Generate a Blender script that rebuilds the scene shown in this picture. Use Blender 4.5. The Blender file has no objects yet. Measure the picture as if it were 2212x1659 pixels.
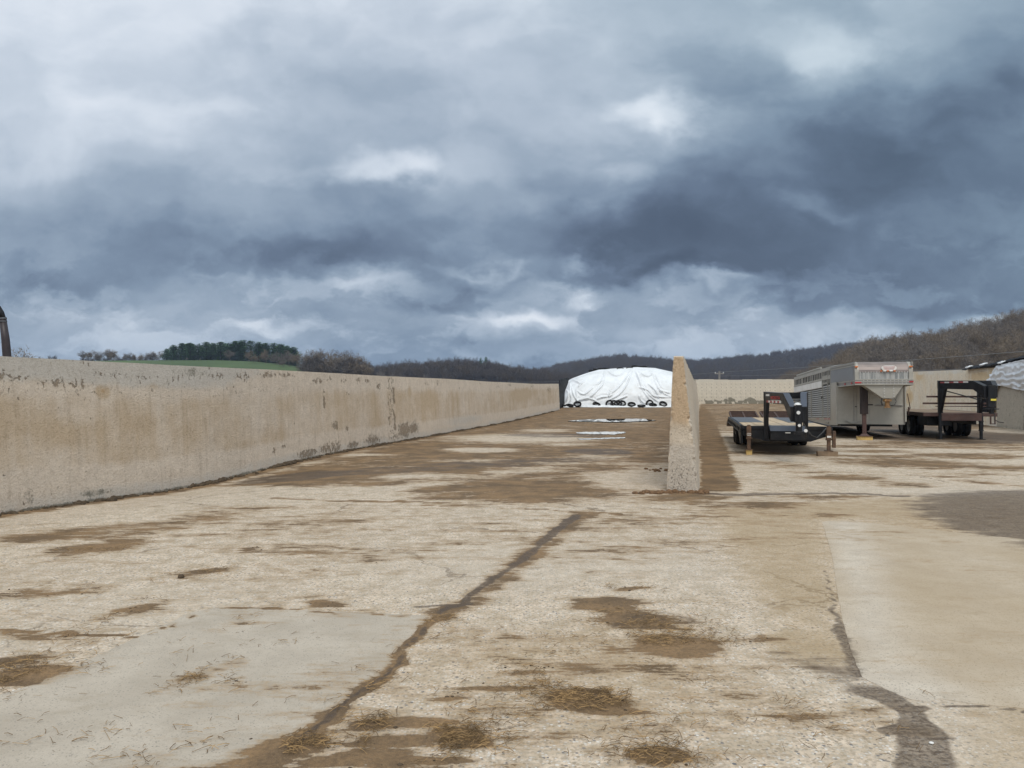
import bpy, math, random
import numpy as np
from mathutils import Vector, Matrix
from mathutils import noise as mnoise
from mathutils.geometry import delaunay_2d_cdt
R = math.radians
rnd = random.Random(7)
rng = np.random.default_rng(7)
scene = bpy.context.scene
col = scene.collection

# ------------------------------------------------------------------ camera
FOC, CX, HY, CAMH = 2307.0, 1536.0, 1174.0, 1.70     # focal length, centre and horizon of the 3072 px photograph
cd = bpy.data.cameras.new('camera'); cam = bpy.data.objects.new('camera', cd); col.objects.link(cam)
cam.location = (0, 0, CAMH); cam.rotation_euler = (R(90) + math.atan(22 / FOC), 0, 0)
cd.sensor_width = 36; cd.lens = FOC / 3072 * 36; cd.clip_end = 6000; cd.clip_start = .05
scene.camera = cam

# ------------------------------------------------------------------ node helpers
class NT:
    def __init__(s, tree): s.t = tree; s.t.nodes.clear()
    def n(s, typ, **kw):
        nd = s.t.nodes.new(typ)
        for k, v in kw.items():
            if k.startswith('_'): setattr(nd, k[1:], v)
        return nd
    def set(s, sock, v):
        if hasattr(v, 'is_output') or isinstance(v, bpy.types.NodeSocket): s.t.links.new(v, sock)
        elif v is not None: sock.default_value = v
    def math(s, op, a, b=None, c=None, clamp=False):
        nd = s.t.nodes.new('ShaderNodeMath'); nd.operation = op; nd.use_clamp = clamp
        s.set(nd.inputs[0], a)
        if b is not None: s.set(nd.inputs[1], b)
        if c is not None: s.set(nd.inputs[2], c)
        return nd.outputs[0]
    def vmath(s, op, a, b=None, scale=None):
        nd = s.t.nodes.new('ShaderNodeVectorMath'); nd.operation = op
        s.set(nd.inputs[0], a)
        if b is not None: s.set(nd.inputs[1], b)
        if scale is not None: s.set(nd.inputs['Scale'], scale)
        return nd.outputs['Value'] if op in ('LENGTH', 'DOT_PRODUCT') else nd.outputs[0]
    def noise(s, vec, scale, detail=4, rough=.55, out='Fac', lac=2.0):
        nd = s.t.nodes.new('ShaderNodeTexNoise'); s.set(nd.inputs['Vector'], vec)
        nd.inputs['Scale'].default_value = scale; nd.inputs['Detail'].default_value = detail
        nd.inputs['Roughness'].default_value = rough; nd.inputs['Lacunarity'].default_value = lac
        return nd.outputs[out]
    def voro(s, vec, scale, feature='F1', out='Distance'):
        nd = s.t.nodes.new('ShaderNodeTexVoronoi'); nd.feature = feature; s.set(nd.inputs['Vector'], vec)
        nd.inputs['Scale'].default_value = scale
        return nd.outputs[out]
    def ss(s, v, a, b, lo=0., hi=1., typ='SMOOTHSTEP'):
        nd = s.t.nodes.new('ShaderNodeMapRange'); nd.interpolation_type = typ; nd.clamp = True
        s.set(nd.inputs['Value'], v); s.set(nd.inputs['From Min'], a); s.set(nd.inputs['From Max'], b)
        s.set(nd.inputs['To Min'], lo); s.set(nd.inputs['To Max'], hi)
        return nd.outputs['Result']
    def mix(s, f, a, b, blend='MIX'):
        nd = s.t.nodes.new('ShaderNodeMix'); nd.data_type = 'RGBA'; nd.blend_type = blend; nd.clamp_factor = True
        s.set(nd.inputs[0], f); s.set(nd.inputs[6], a); s.set(nd.inputs[7], b)
        return nd.outputs[2]
    def ramp(s, f, stops, interp='LINEAR'):
        nd = s.t.nodes.new('ShaderNodeValToRGB'); cr = nd.color_ramp; cr.interpolation = interp
        while len(cr.elements) > 1: cr.elements.remove(cr.elements[-1])
        for i, (p, c) in enumerate(stops):
            e = cr.elements[0] if i == 0 else cr.elements.new(p)
            e.position = p; e.color = c if len(c) == 4 else (*c, 1)
        s.set(nd.inputs[0], f); return nd.outputs[0]
    def mapv(s, vec, loc=(0, 0, 0), scale=(1, 1, 1), rot=(0, 0, 0)):
        nd = s.t.nodes.new('ShaderNodeMapping'); s.set(nd.inputs[0], vec)
        nd.inputs['Location'].default_value = loc; nd.inputs['Scale'].default_value = scale; nd.inputs['Rotation'].default_value = rot
        return nd.outputs[0]
def c4(r, g, b): return (r, g, b, 1)
def srgb(r, g, b):
    f = lambda v: (v / 255 / 12.92) if v / 255 <= .04045 else ((v / 255 + .055) / 1.055) ** 2.4
    return (f(r), f(g), f(b), 1)

# ------------------------------------------------------------------ world: overcast sky, broken cloud deck
SUN_EL, SUN_ROT = R(55), R(171)            # sun veiled behind and a little to the right of the viewer
world = bpy.data.worlds.new('World'); scene.world = world; world.use_nodes = True
w = NT(world.node_tree)
tc = w.n('ShaderNodeTexCoord')
D = tc.outputs['Generated']
sep = w.n('ShaderNodeSeparateXYZ'); w.set(sep.inputs[0], D)
dx, dy, dz = sep.outputs
yy = w.math('MAXIMUM', dy, .25)
u0 = w.math('DIVIDE', dx, yy); v0 = w.math('DIVIDE', w.math('MAXIMUM', dz, 0.), yy)
def comb(tree, x, y, z=0.):
    nd = tree.n('ShaderNodeCombineXYZ'); tree.set(nd.inputs[0], x); tree.set(nd.inputs[1], y); tree.set(nd.inputs[2], z); return nd.outputs[0]
UV = comb(w, u0, v0)
# cloud-deck coordinates: the direction projected on a plane overhead, so clouds flatten towards the horizon
pz = w.math('ADD', w.math('MAXIMUM', dz, 0.), .10)
P = comb(w, w.math('DIVIDE', dx, pz), w.math('DIVIDE', dy, pz))
P2 = w.mapv(UV, scale=(1., 1.5, 1.), rot=(0, 0, .3))
wn1 = w.noise(w.mapv(UV, (3, 7, 0), (1, 1.25, 1)), 4.2, 4, .5, 'Color')
wn2 = w.noise(w.mapv(UV, (9, 1, 0), (1, 1.45, 1)), 12., 7, .56, 'Color')
o1 = w.vmath('SCALE', w.vmath('SUBTRACT', wn1, (.5, .5, .5)), scale=.20)
o2 = w.vmath('SCALE', w.vmath('SUBTRACT', wn2, (.5, .5, .5)), scale=.085)
o2 = w.vmath('MULTIPLY', o2, (1.1, .9, 0))
UVW = w.vmath('ADD', w.vmath('ADD', UV, w.vmath('MULTIPLY', o1, (1, .55, 0))), o2)
sp2 = w.n('ShaderNodeSeparateXYZ'); w.set(sp2.inputs[0], UVW)
uu, vv = sp2.outputs[0], sp2.outputs[1]
XS = [0, 200, 400, 600, 800, 1000, 1200, 1400, 1600, 1800, 2000, 2200]      # directions left to right
ROWS = [  # height above the horizon falls row by row; brightness of the cloud base
 (-90,[214,216,212,207,203,207,202,188,188,180,170,154]),
 (0,[212,215,210,202,198,203,194,180,180,172,162,139]),
 (60,[207,207,202,194,193,205,184,180,186,190,156,130]),
 (120,[206,206,199,188,182,191,169,174,166,190,142,121]),
 (180,[205,205,199,186,179,178,166,172,152,174,132,116]),
 (240,[206,209,207,190,183,177,159,194,140,144,116,109]),
 (300,[198,197,188,176,174,166,169,168,129,118,107,106]),
 (360,[190,188,174,160,184,170,163,142,118,109,103,108]),
 (420,[172,170,159,142,142,144,147,124,109,104,100,106]),
 (480,[158,153,149,136,124,128,121,111,104,118,112,106]),
 (540,[143,140,137,126,126,134,111,102,97,107,109,116]),
 (590,[138,144,137,124,138,152,127,102,95,104,105,115]),
 (620,[142,136,144,156,154,150,172,141,121,115,112,115]),
 (655,[152,142,154,164,130,132,164,159,147,115,106,110]),
 (690,[172,174,172,160,148,174,184,149,161,153,134,160]),
 (720,[170,170,182,160,146,160,170,171,177,175,166,188]),
 (755,[164,164,172,156,150,154,156,165,171,179,190,202]),
 (800,[156,160,162,150,146,148,144,151,157,167,176,178]),
 (850,[150,154,156,148,144,144,142,145,151,157,164,166])]
K = 1.3888
def u_of(x): return (x * K - CX) / FOC
def v_of(y): return (HY - y * K) / FOC
fu = w.ss(uu, u_of(0), u_of(2200), typ='LINEAR')
cur = None
for i, (y, vals) in enumerate(ROWS):
    r = w.ramp(fu, [(x / 2200, (g / 255,) * 3) for x, g in zip(XS, vals)], 'B_SPLINE')
    if cur is None: cur = r
    else: cur = w.mix(w.ss(vv, v_of(ROWS[i - 1][0]), v_of(y), typ='SMOOTHSTEP'), cur, r)
g = w.math('ADD', cur, 0.)
BL = [ # x, y, rx, ry, amount: single cloud forms
 (830, 365, 110, 34, .11), (900, 345, 45, 26, .06), (1450, 245, 85, 48, .14), (1500, 140, 100, 80, -.025), (1650, 180, 120, 100, -.04),
 (1800, 120, 75, 60, .09), (1330, 385, 60, 30, .07), (1150, 700, 75, 22, .17), (1270, 640, 70, 26, .15), (1225, 580, 50, 16, .12),
 (800, 605, 130, 26, .10), (1470, 600, 80, 26, -.10), (960, 610, 150, 34, -.10), (1000, 570, 90, 12, .07), (550, 715, 90, 16, .09),
 (1900, 720, 90, 26, .10), (1560, 620, 60, 14, .12), (1660, 690, 60, 20, .06), (2150, 690, 100, 20, .10), (1350, 520, 260, 45, -.05),
 (100, 620, 120, 22, -.05), (700, 690, 150, 22, -.05), (1100, 760, 150, 26, -.06), (2100, 450, 160, 40, .03), (1760, 470, 90, 30, .05),
 (700, 560, 230, 40, -.05), (1440, 780, 180, 20, -.04), (1750, 330, 330, 90, -.025), (1450, 490, 380, 60, -.025), (600, 520, 420, 50, -.03), (760, 200, 300, 60, -.02)]
for x, y, rx, ry, a in BL:
    L = w.vmath('LENGTH', w.vmath('MULTIPLY', w.vmath('SUBTRACT', UVW, (u_of(x), v_of(y), 0)), (FOC / (rx * K), FOC / (ry * K), 0)))
    g = w.math('ADD', g, w.ss(L, 1.5, .1, 0., a*(1.15 if a > 0 else 1.3)))
# texture of the cloud base
t1 = w.noise(w.vmath('ADD', P2, w.vmath('SCALE', wn1, scale=.35)), 6.5, 7, .52)
t2 = w.noise(w.vmath('ADD', w.mapv(UV, (4, 4, 0), (1, 1.9, 1)), w.vmath('SCALE', wn2, scale=.2)), 17., 7, .58)
g = w.math('ADD', g, w.math('MULTIPLY', w.math('SUBTRACT', t1, .5), w.ss(v0, .0, .35, .26, .10)))
g = w.math('ADD', g, w.math('MULTIPLY', w.math('SUBTRACT', t2, .5), w.ss(v0, .0, .30, .14, .02)))
# heaped cloud edges: sharp-lit tops, strongest near the horizon
t3 = w.noise(w.vmath('ADD', w.mapv(UV, (2, 8, 0), (1, 2.3, 1)), w.vmath('SCALE', wn2, scale=.16)), 8., 9, .54)
g = w.math('ADD', g, w.math('MULTIPLY', w.math('SUBTRACT', w.ss(t3, .455, .585), .45), w.ss(v0, .06, .26, .095, .015)))
t4 = w.noise(w.vmath('ADD', w.mapv(UV, (6, 3, 0), (1, 1.5, 1), (0, 0, .35)), w.vmath('SCALE', wn1, scale=.3)), 4.0, 8, .50)
g = w.math('ADD', g, w.math('MULTIPLY', w.math('SUBTRACT', w.ss(t4, .40, .62), .5), w.ss(v0, .08, .3, .03, .075)))
# the rest of the dome: the same deck, bright overhead and behind
gen = w.math('ADD', .86, w.math('MULTIPLY', w.math('SUBTRACT', w.noise(P, 1.1, 6, .55), .5), .22))
wgt = w.math('MULTIPLY', w.ss(dy, .52, .74), w.ss(v0, .95, .56))
gg = w.n('ShaderNodeMix'); w.set(gg.inputs[0], wgt); w.set(gg.inputs[2], gen); w.set(gg.inputs[3], g)
g = gg.outputs[0]
skyc = w.ramp(g, [(0., srgb(20, 30, 50)), (.34, srgb(75, 88, 107)), (.42, srgb(94, 109, 130)), (.52, srgb(121, 138, 158)), (.62, srgb(149, 164, 181)),
                  (.72, srgb(178, 190, 204)), (.82, srgb(204, 213, 224)), (1., srgb(240, 244, 250))])
# a little bluer and greener just over the horizon
skyc = w.mix(w.ss(v0, .10, .0, 0., .35), skyc, w.mix(1., skyc, c4(.80, .98, 1.12), 'MULTIPLY'))
skyc = w.mix(w.ss(w.math('ADD', u0, v0), .35, .9, 0., .45), skyc, w.mix(1., skyc, c4(.90, 1.0, .96), 'MULTIPLY'))
nis = w.n('ShaderNodeTexSky', _sky_type='NISHITA'); nis.sun_disc = False; nis.sun_elevation = SUN_EL; nis.sun_rotation = SUN_ROT
bright = w.vmath('SCALE', skyc, scale=10.)
fin = w.mix(.03, bright, nis.outputs[0])
bg = w.n('ShaderNodeBackground'); w.set(bg.inputs[0], fin); bg.inputs[1].default_value = .10
ow = w.n('ShaderNodeOutputWorld'); w.set(ow.inputs[0], bg.outputs[0])

sd = bpy.data.lights.new('sun', 'SUN'); sd.energy = 1.5; sd.angle = R(22); sd.color = (1, .955, .88)
sun = bpy.data.objects.new('sun', sd); col.objects.link(sun)
sv = Vector((math.sin(SUN_ROT) * math.cos(SUN_EL), math.cos(SUN_ROT) * math.cos(SUN_EL), math.sin(SUN_EL)))
sun.rotation_euler = sv.to_track_quat('Z', 'Y').to_euler()
scene.view_settings.view_transform = 'Standard'; scene.view_settings.look = 'None'
scene.view_settings.gamma = 1; scene.view_settings.use_curve_mapping = False; scene.view_settings.exposure = 0.16
scene.render.engine = 'CYCLES'
scene.cycles.use_denoising = True
scene.cycles.max_bounces = 6; scene.cycles.diffuse_bounces = 3; scene.cycles.glossy_bounces = 3
scene.cycles.volume_bounces = 0; scene.cycles.use_fast_gi = False

# ------------------------------------------------------------------ places on the ground
def sstep(t): t = np.clip(t, 0, 1); return t * t * (3 - 2 * t)
LW0, LWK = (-3.29 - .223 * 28.4), .223             # left wall line x = LW0 + LWK*y
def gz(x, y):
    x = np.asarray(x, float); y = np.asarray(y, float)
    z = .40 * sstep((y - 36) / 40)
    dl = x - (LW0 + LWK * y)
    z = z - .16 * np.exp(-(dl / 2.2) ** 2) * np.exp(-((y - 15.) / 3.6) ** 2)
    z = z + .006 * np.sin(x * .9 + 1) * np.sin(y * .7)
    return z
def G(px, py):
    z = 0.
    for _ in range(6):
        d = (CAMH - z) * FOC / max(py - HY, 4); x = (px - CX) / FOC * d; z = float(gz(x, d))
    return x, d
def Gd(x, y): return G(x * K, y * K)                # from the 2212 px view

# ------------------------------------------------------------------ mesh helpers
def tag(o, label=None, cat=None, group=None, kind=None):
    if label: o['label'] = label
    if cat: o['category'] = cat
    if group: o['group'] = group
    if kind: o['kind'] = kind
    return o
def newmesh(name, verts, faces, mat=None, smooth=False):
    me = bpy.data.meshes.new(name)
    if isinstance(verts, np.ndarray): verts = verts.tolist()
    if isinstance(faces, np.ndarray): faces = faces.tolist()
    me.from_pydata(verts, [], faces)
    if mat: me.materials.append(mat)
    if smooth: me.polygons.foreach_set('use_smooth', [True] * len(me.polygons))
    me.update(); return me
def link(name, me, parent=None):
    o = bpy.data.objects.new(name, me); col.objects.link(o)
    if parent: o.parent = parent
    return o
def empty(name, loc=(0, 0, 0), rot=(0, 0, 0)):
    o = bpy.data.objects.new(name, None); col.objects.link(o); o.location = loc; o.rotation_euler = rot; o.empty_display_size = .3; return o
class MB:
    def __init__(s): s.v = []; s.f = []; s.m = []; s.mi = 0
    def add(s, vs, fs):
        b = len(s.v); s.v += [tuple(p) for p in vs]; s.f += [tuple(i + b for i in f) for f in fs]; s.m += [s.mi] * len(fs); return s
    def box(s, x0, x1, y0, y1, z0, z1):
        return s.add([(x0,y0,z0),(x1,y0,z0),(x1,y1,z0),(x0,y1,z0),(x0,y0,z1),(x1,y0,z1),(x1,y1,z1),(x0,y1,z1)],
                     [(0,3,2,1),(4,5,6,7),(0,1,5,4),(1,2,6,5),(2,3,7,6),(3,0,4,7)])
    def hexa(s, a, b):   # two quads (lists of 4 points) joined
        return s.add(list(a) + list(b), [(3,2,1,0),(4,5,6,7),(0,1,5,4),(1,2,6,5),(2,3,7,6),(3,0,4,7)])
    def bar(s, p, q, wd, ht, up=(0, 0, 1)):
        p, q = Vector(p), Vector(q); d = (q - p).normalized(); up = Vector(up)
        if abs(d.dot(up)) > .98: up = Vector((0, 1, 0))
        sx = d.cross(up).normalized(); uz = sx.cross(d).normalized()
        a = [p + sx * i * wd / 2 + uz * j * ht / 2 for i, j in ((-1,-1),(1,-1),(1,1),(-1,1))]
        b = [t + (q - p) for t in a]
        return s.hexa(a, b)
    def tube(s, pts, r, n=8, cap=True):
        pts = [Vector(p) for p in pts]; rs = r if isinstance(r, (list, tuple)) else [r] * len(pts)
        vs, fs = [], []
        ref = Vector((0, 0, 1))
        for i, p in enumerate(pts):
            d = (pts[min(i + 1, len(pts) - 1)] - pts[max(i - 1, 0)]).normalized()
            if abs(d.dot(ref)) > .95: ref = Vector((1, 0, 0)) if abs(d.x) < .9 else Vector((0, 1, 0))
            a = d.cross(ref).normalized(); b = a.cross(d)
            ref = b
            for k in range(n):
                t = 2 * math.pi * k / n; vs.append(p + a * math.cos(t) * rs[i] + b * math.sin(t) * rs[i])
        for i in range(len(pts) - 1):
            for k in range(n): fs.append((i*n+k, i*n+(k+1)%n, (i+1)*n+(k+1)%n, (i+1)*n+k))
        if cap: fs += [tuple(range(n))[::-1], tuple((len(pts)-1)*n + k for k in range(n))]
        return s.add(vs, fs)
    def cyl(s, p, q, r, n=12): return s.tube([p, q], r, n)
    def prism(s, poly, axis, a, b):   # poly 2-D, extruded along axis from a to b
        n = len(poly)
        def P3(p, t): return {'x': (t, p[0], p[1]), 'y': (p[0], t, p[1]), 'z': (p[0], p[1], t)}[axis]
        vs = [P3(p, a) for p in poly] + [P3(p, b) for p in poly]
        fs = [tuple(range(n))[::-1], tuple(range(n, 2*n))] + [(i, (i+1)%n, n+(i+1)%n, n+i) for i in range(n)]
        return s.add(vs, fs)
    def lathe(s, prof, n=24, axis='x'):    # prof list of (r, a)
        m = len(prof); vs = []; fs = []
        for k in range(n):
            t = 2*math.pi*k/n
            for r, a in prof:
                vs.append((a, r*math.cos(t), r*math.sin(t)) if axis == 'x' else (r*math.cos(t), r*math.sin(t), a))
        for k in range(n):
            for i in range(m): fs.append((k*m+i, k*m+(i+1)%m, ((k+1)%n)*m+(i+1)%m, ((k+1)%n)*m+i))
        return s.add(vs, fs)
    def build(s, name, mat, parent=None, bevel=0., smooth=False, loc=None):
        import bmesh
        me = newmesh(name, s.v, s.f, None, smooth)
        for m_ in (mat if isinstance(mat, (list, tuple)) else [mat]): me.materials.append(m_)
        if any(s.m): me.polygons.foreach_set('material_index', s.m)
        bm = bmesh.new(); bm.from_mesh(me); bmesh.ops.recalc_face_normals(bm, faces=bm.faces[:]); bm.to_mesh(me); bm.free()
        o = link(name, me, parent)
        if bevel:
            b = o.modifiers.new('bevel', 'BEVEL'); b.width = bevel; b.segments = 2; b.limit_method = 'ANGLE'; b.angle_limit = R(40)
        if loc: o.location = loc
        return o
def gridfaces(nu, nv):
    i = np.arange(nu - 1)[:, None] * nv + np.arange(nv - 1)[None, :]
    return np.stack([i, i + nv, i + nv + 1, i + 1], -1).reshape(-1, 4)
def setcol(me, name, arr):
    a = me.attributes.new(name, 'FLOAT_COLOR', 'POINT'); a.data.foreach_set('color', np.ascontiguousarray(arr, dtype=np.float32).ravel())
# value noise in numpy (fast, vectorised)
_perm = rng.random((64, 64))
def vn2(x, y):
    xi = np.floor(x).astype(int); yi = np.floor(y).astype(int); fx = x - xi; fy = y - yi
    fx = fx*fx*(3-2*fx); fy = fy*fy*(3-2*fy); a = _perm
    g = lambda i, j: a[(xi + i) % 64, (yi + j) % 64]
    return (g(0,0)*(1-fx)+g(1,0)*fx)*(1-fy) + (g(0,1)*(1-fx)+g(1,1)*fx)*fy
def fbm(x, y, o=4):
    s = 0; a = .5; t = 0
    for k in range(o): s = s + a*vn2(x*2**k + 17.3*k, y*2**k + 5.1*k); t += a; a *= .5
    return s/t

# ------------------------------------------------------------------ materials
def mat(name, base=(.5, .5, .5), rough=.6, metal=0., var=.12, vscale=6., bump=0., bscale=40., spec=.5, dirt=None, dirtamt=0., dscale=3.):
    m = bpy.data.materials.new(name); m.use_nodes = True; t = NT(m.node_tree)
    bs = t.n('ShaderNodeBsdfPrincipled'); o = t.n('ShaderNodeOutputMaterial'); t.set(o.inputs[0], bs.outputs[0])
    co = t.n('ShaderNodeTexCoord').outputs['Object']
    n1 = t.noise(co, vscale, 6, .6)
    c = t.mix(t.ss(n1, .3, .7), c4(*[b*(1-var) for b in base]), c4(*[min(b*(1+var), 1) for b in base]))
    if dirt: c = t.mix(t.math('MULTIPLY', t.ss(t.noise(co, dscale, 8, .65), .45, .65), dirtamt), c, c4(*dirt))
    t.set(bs.inputs['Base Color'], c)
    t.set(bs.inputs['Roughness'], t.ss(n1, .2, .8, rough*.85, min(rough*1.15, 1)))
    bs.inputs['Metallic'].default_value = metal; bs.inputs['Specular IOR Level'].default_value = spec
    if bump:
        b = t.n('ShaderNodeBump'); b.inputs['Strength'].default_value = bump; b.inputs['Distance'].default_value = .01
        t.set(b.inputs['Height'], t.noise(co, bscale, 5, .6)); t.set(bs.inputs['Normal'], b.outputs[0])
    return m

def yard_material(name='yard_concrete', s0=(.50, .43, .35), s1=(.61, .535, .44)):
    m = bpy.data.materials.new(name); m.use_nodes = True; t = NT(m.node_tree)
    bs = t.n('ShaderNodeBsdfPrincipled'); o = t.n('ShaderNodeOutputMaterial'); t.set(o.inputs[0], bs.outputs[0])
    pos = t.n('ShaderNodeNewGeometry').outputs['Position']
    at = t.n('ShaderNodeAttribute'); at.attribute_name = 'fld'
    s = t.n('ShaderNodeSeparateColor'); t.set(s.inputs[0], at.outputs['Color'])
    dirt, wet, tan = s.outputs; smooth = at.outputs['Alpha']
    nb = t.noise(pos, .8, 5, .6); nm = t.noise(pos, 5., 8, .62); nf = t.noise(pos, 34., 6, .65); nff = t.noise(pos, 160., 3, .6)
    lf = t.mix(t.ss(nb, .3, .7), c4(.62, .502, .385), c4(.74, .61, .475))
    # exposed aggregate
    v = t.n('ShaderNodeTexVoronoi'); t.set(v.inputs['Vector'], t.vmath('ADD', pos, t.vmath('SCALE', t.noise(pos, 60., 2, .5, 'Color'), scale=.012))); v.inputs['Scale'].default_value = 52.
    sc = t.n('ShaderNodeSeparateColor'); t.set(sc.inputs[0], v.outputs['Color'])
    peb = t.ramp(sc.outputs[0], [(0, (.10,.115,.14)), (.07, (.15,.16,.18)), (.10, (.30,.24,.17)), (.22, (.44,.35,.25)), (.36, (.52,.47,.39)), (.6, (.66,.62,.56)), (.82, (.78,.75,.70)), (.93, (.40,.32,.22))], 'CONSTANT')
    inp = t.math('MULTIPLY', t.ss(v.outputs['Distance'], .52, .36), t.ss(sc.outputs[1], .25, .3))
    vb = t.n('ShaderNodeTexVoronoi'); t.set(vb.inputs['Vector'], pos); vb.inputs['Scale'].default_value = 27.
    sb = t.n('ShaderNodeSeparateColor'); t.set(sb.inputs[0], vb.outputs['Color'])
    big = t.math('MULTIPLY', t.ss(vb.outputs['Distance'], .33, .24), t.ss(sb.outputs[1], .90, .92))
    agg = t.mix(t.math('MULTIPLY', inp, .8), t.mix(t.ss(nf, .36, .60), c4(.40, .325, .245), lf), peb)
    agg = t.mix(t.math('MULTIPLY', big, .85), agg, t.ramp(sb.outputs[0], [(0, (.10,.115,.14)), (.4, (.2,.2,.21)), (.6, (.36,.28,.2)), (.8, (.62,.58,.52))], 'CONSTANT'))
    agg = t.mix(t.ss(t.math('ADD', nm, t.math('MULTIPLY', nf, .4)), .62, .82, 0., .45), agg, c4(.33, .265, .18))
    sk_ = t.noise(t.mapv(pos, scale=(.8, 1.6, 1)), 4., 9, .68)
    smc = t.mix(t.ss(t.noise(pos, 2.2, 6, .6), .3, .7), c4(*s0), c4(*s1))
    vs_ = t.n('ShaderNodeTexVoronoi'); t.set(vs_.inputs['Vector'], pos); vs_.inputs['Scale'].default_value = 75.
    ss_ = t.n('ShaderNodeSeparateColor'); t.set(ss_.inputs[0], vs_.outputs['Color'])
    smc = t.mix(t.math('MULTIPLY', t.ss(vs_.outputs['Distance'], .42, .3), t.ss(ss_.outputs[1], .72, .78)), smc, t.mix(sc.outputs[0], c4(.26, .24, .21), c4(.40, .34, .27)))
    smc = t.mix(t.ss(nf, .50, .72, 0., .35), smc, c4(.36, .33, .28))
    smc = t.mix(t.ss(nff, .52, .70, 0., .45), smc, c4(.27, .225, .17))
    smc = t.mix(t.ss(sk_, .52, .66, 0., .40), smc, c4(.36, .30, .225))
    c = t.mix(smooth, agg, smc)
    cw_ = t.vmath('ADD', pos, t.vmath('SCALE', t.noise(pos, 3., 5, .6, 'Color'), scale=.5))
    hc = t.math('MULTIPLY', t.ss(t.voro(cw_, .42, 'DISTANCE_TO_EDGE'), .009, .003), t.math('MULTIPLY', t.ss(t.noise(pos, .5, 3, .5), .49, .58), t.math('SUBTRACT', 1., smooth)))
    c = t.mix(t.math('MULTIPLY', hc, .75), c, c4(.13, .095, .065))
    # tan stain
    tn = t.math('MULTIPLY', t.ss(t.math('ADD', tan, t.math('MULTIPLY', t.math('SUBTRACT', nm, .5), .5)), .1, 1.), .8)
    c = t.mix(tn, c, t.mix(t.math('ADD', .35, t.math('MULTIPLY', nf, .3)), c, c4(.42, .295, .16)))
    c = t.mix(t.ss(tan, .35, 1.1, 0., .42), c, c4(.32, .235, .135))
    # dirt
    sk = t.noise(t.mapv(pos, scale=(.75, 2.6, 1), rot=(0, 0, .12)), 2.0, 9, .66)
    sk0 = t.noise(t.mapv(pos, (3, 1, 0), scale=(.40, 1.3, 1), rot=(0, 0, .1)), 1.0, 10, .62)
    sk2 = t.noise(t.mapv(pos, scale=(.6, 2.4, 1), rot=(0, 0, -.08)), 9.0, 6, .6)
    edge = t.math('ADD', t.math('MULTIPLY', t.math('SUBTRACT', nm, .5), .7), t.math('MULTIPLY', t.math('SUBTRACT', nf, .5), .6))
    edge = t.math('ADD', edge, t.math('ADD', t.math('MULTIPLY', t.math('SUBTRACT', sk, .5), 1.5), t.math('MULTIPLY', t.math('SUBTRACT', sk2, .5), .9)))
    edge = t.math('ADD', edge, t.math('MULTIPLY', t.math('SUBTRACT', sk0, .5), 1.5))
    dm = t.ss(t.math('ADD', dirt, edge), .50, .60)
    film = t.ss(t.math('ADD', dirt, t.math('MULTIPLY', edge, .9)), .12, .52, 0., .62)
    dcol = t.mix(t.ss(t.noise(pos, 1.7, 6, .6), .35, .65), c4(.115, .072, .040), c4(.27, .165, .082))
    dcol = t.mix(t.ss(nff, .45, .7), dcol, t.mix(.5, dcol, c4(.32, .22, .11)))
    dcol = t.mix(t.ss(nf, .35, .6, .35, 0.), dcol, c4(.07, .052, .035))
    c = t.mix(film, c, t.mix(t.ss(nf, .35, .6), c4(.22, .147, .084), c4(.39, .27, .155)))
    c = t.mix(t.math('MULTIPLY', dm, .93), c, dcol)
    # wet, plus the shade painted under the trailers
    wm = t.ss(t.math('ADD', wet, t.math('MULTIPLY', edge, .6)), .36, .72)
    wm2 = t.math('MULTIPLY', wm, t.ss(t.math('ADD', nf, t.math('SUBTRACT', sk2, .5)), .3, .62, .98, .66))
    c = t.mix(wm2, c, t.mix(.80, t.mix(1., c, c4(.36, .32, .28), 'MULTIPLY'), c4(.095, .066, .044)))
    t.set(bs.inputs['Base Color'], c)
    rg = t.math('SUBTRACT', t.math('SUBTRACT', .92, t.math('MULTIPLY', wm, .30)), t.math('MULTIPLY', dm, .05))
    t.set(bs.inputs['Roughness'], rg)
    bs.inputs['Specular IOR Level'].default_value = .25
    h = t.math('ADD', t.math('MULTIPLY', inp, t.math('SUBTRACT', 1., t.math('MULTIPLY', smooth, .8))), t.math('MULTIPLY', nf, 1.1))
    h = t.math('ADD', h, t.math('MULTIPLY', dm, t.math('ADD', .6, t.math('MULTIPLY', nff, 1.6))))
    b = t.n('ShaderNodeBump'); b.inputs['Strength'].default_value = .55; b.inputs['Distance'].default_value = .006
    t.set(b.inputs['Height'], h); t.set(bs.inputs['Normal'], b.outputs[0])
    return m
M_yard = yard_material()
M_slabA = yard_material('grey_slab_concrete', (.42, .362, .292), (.51, .445, .365))

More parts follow.
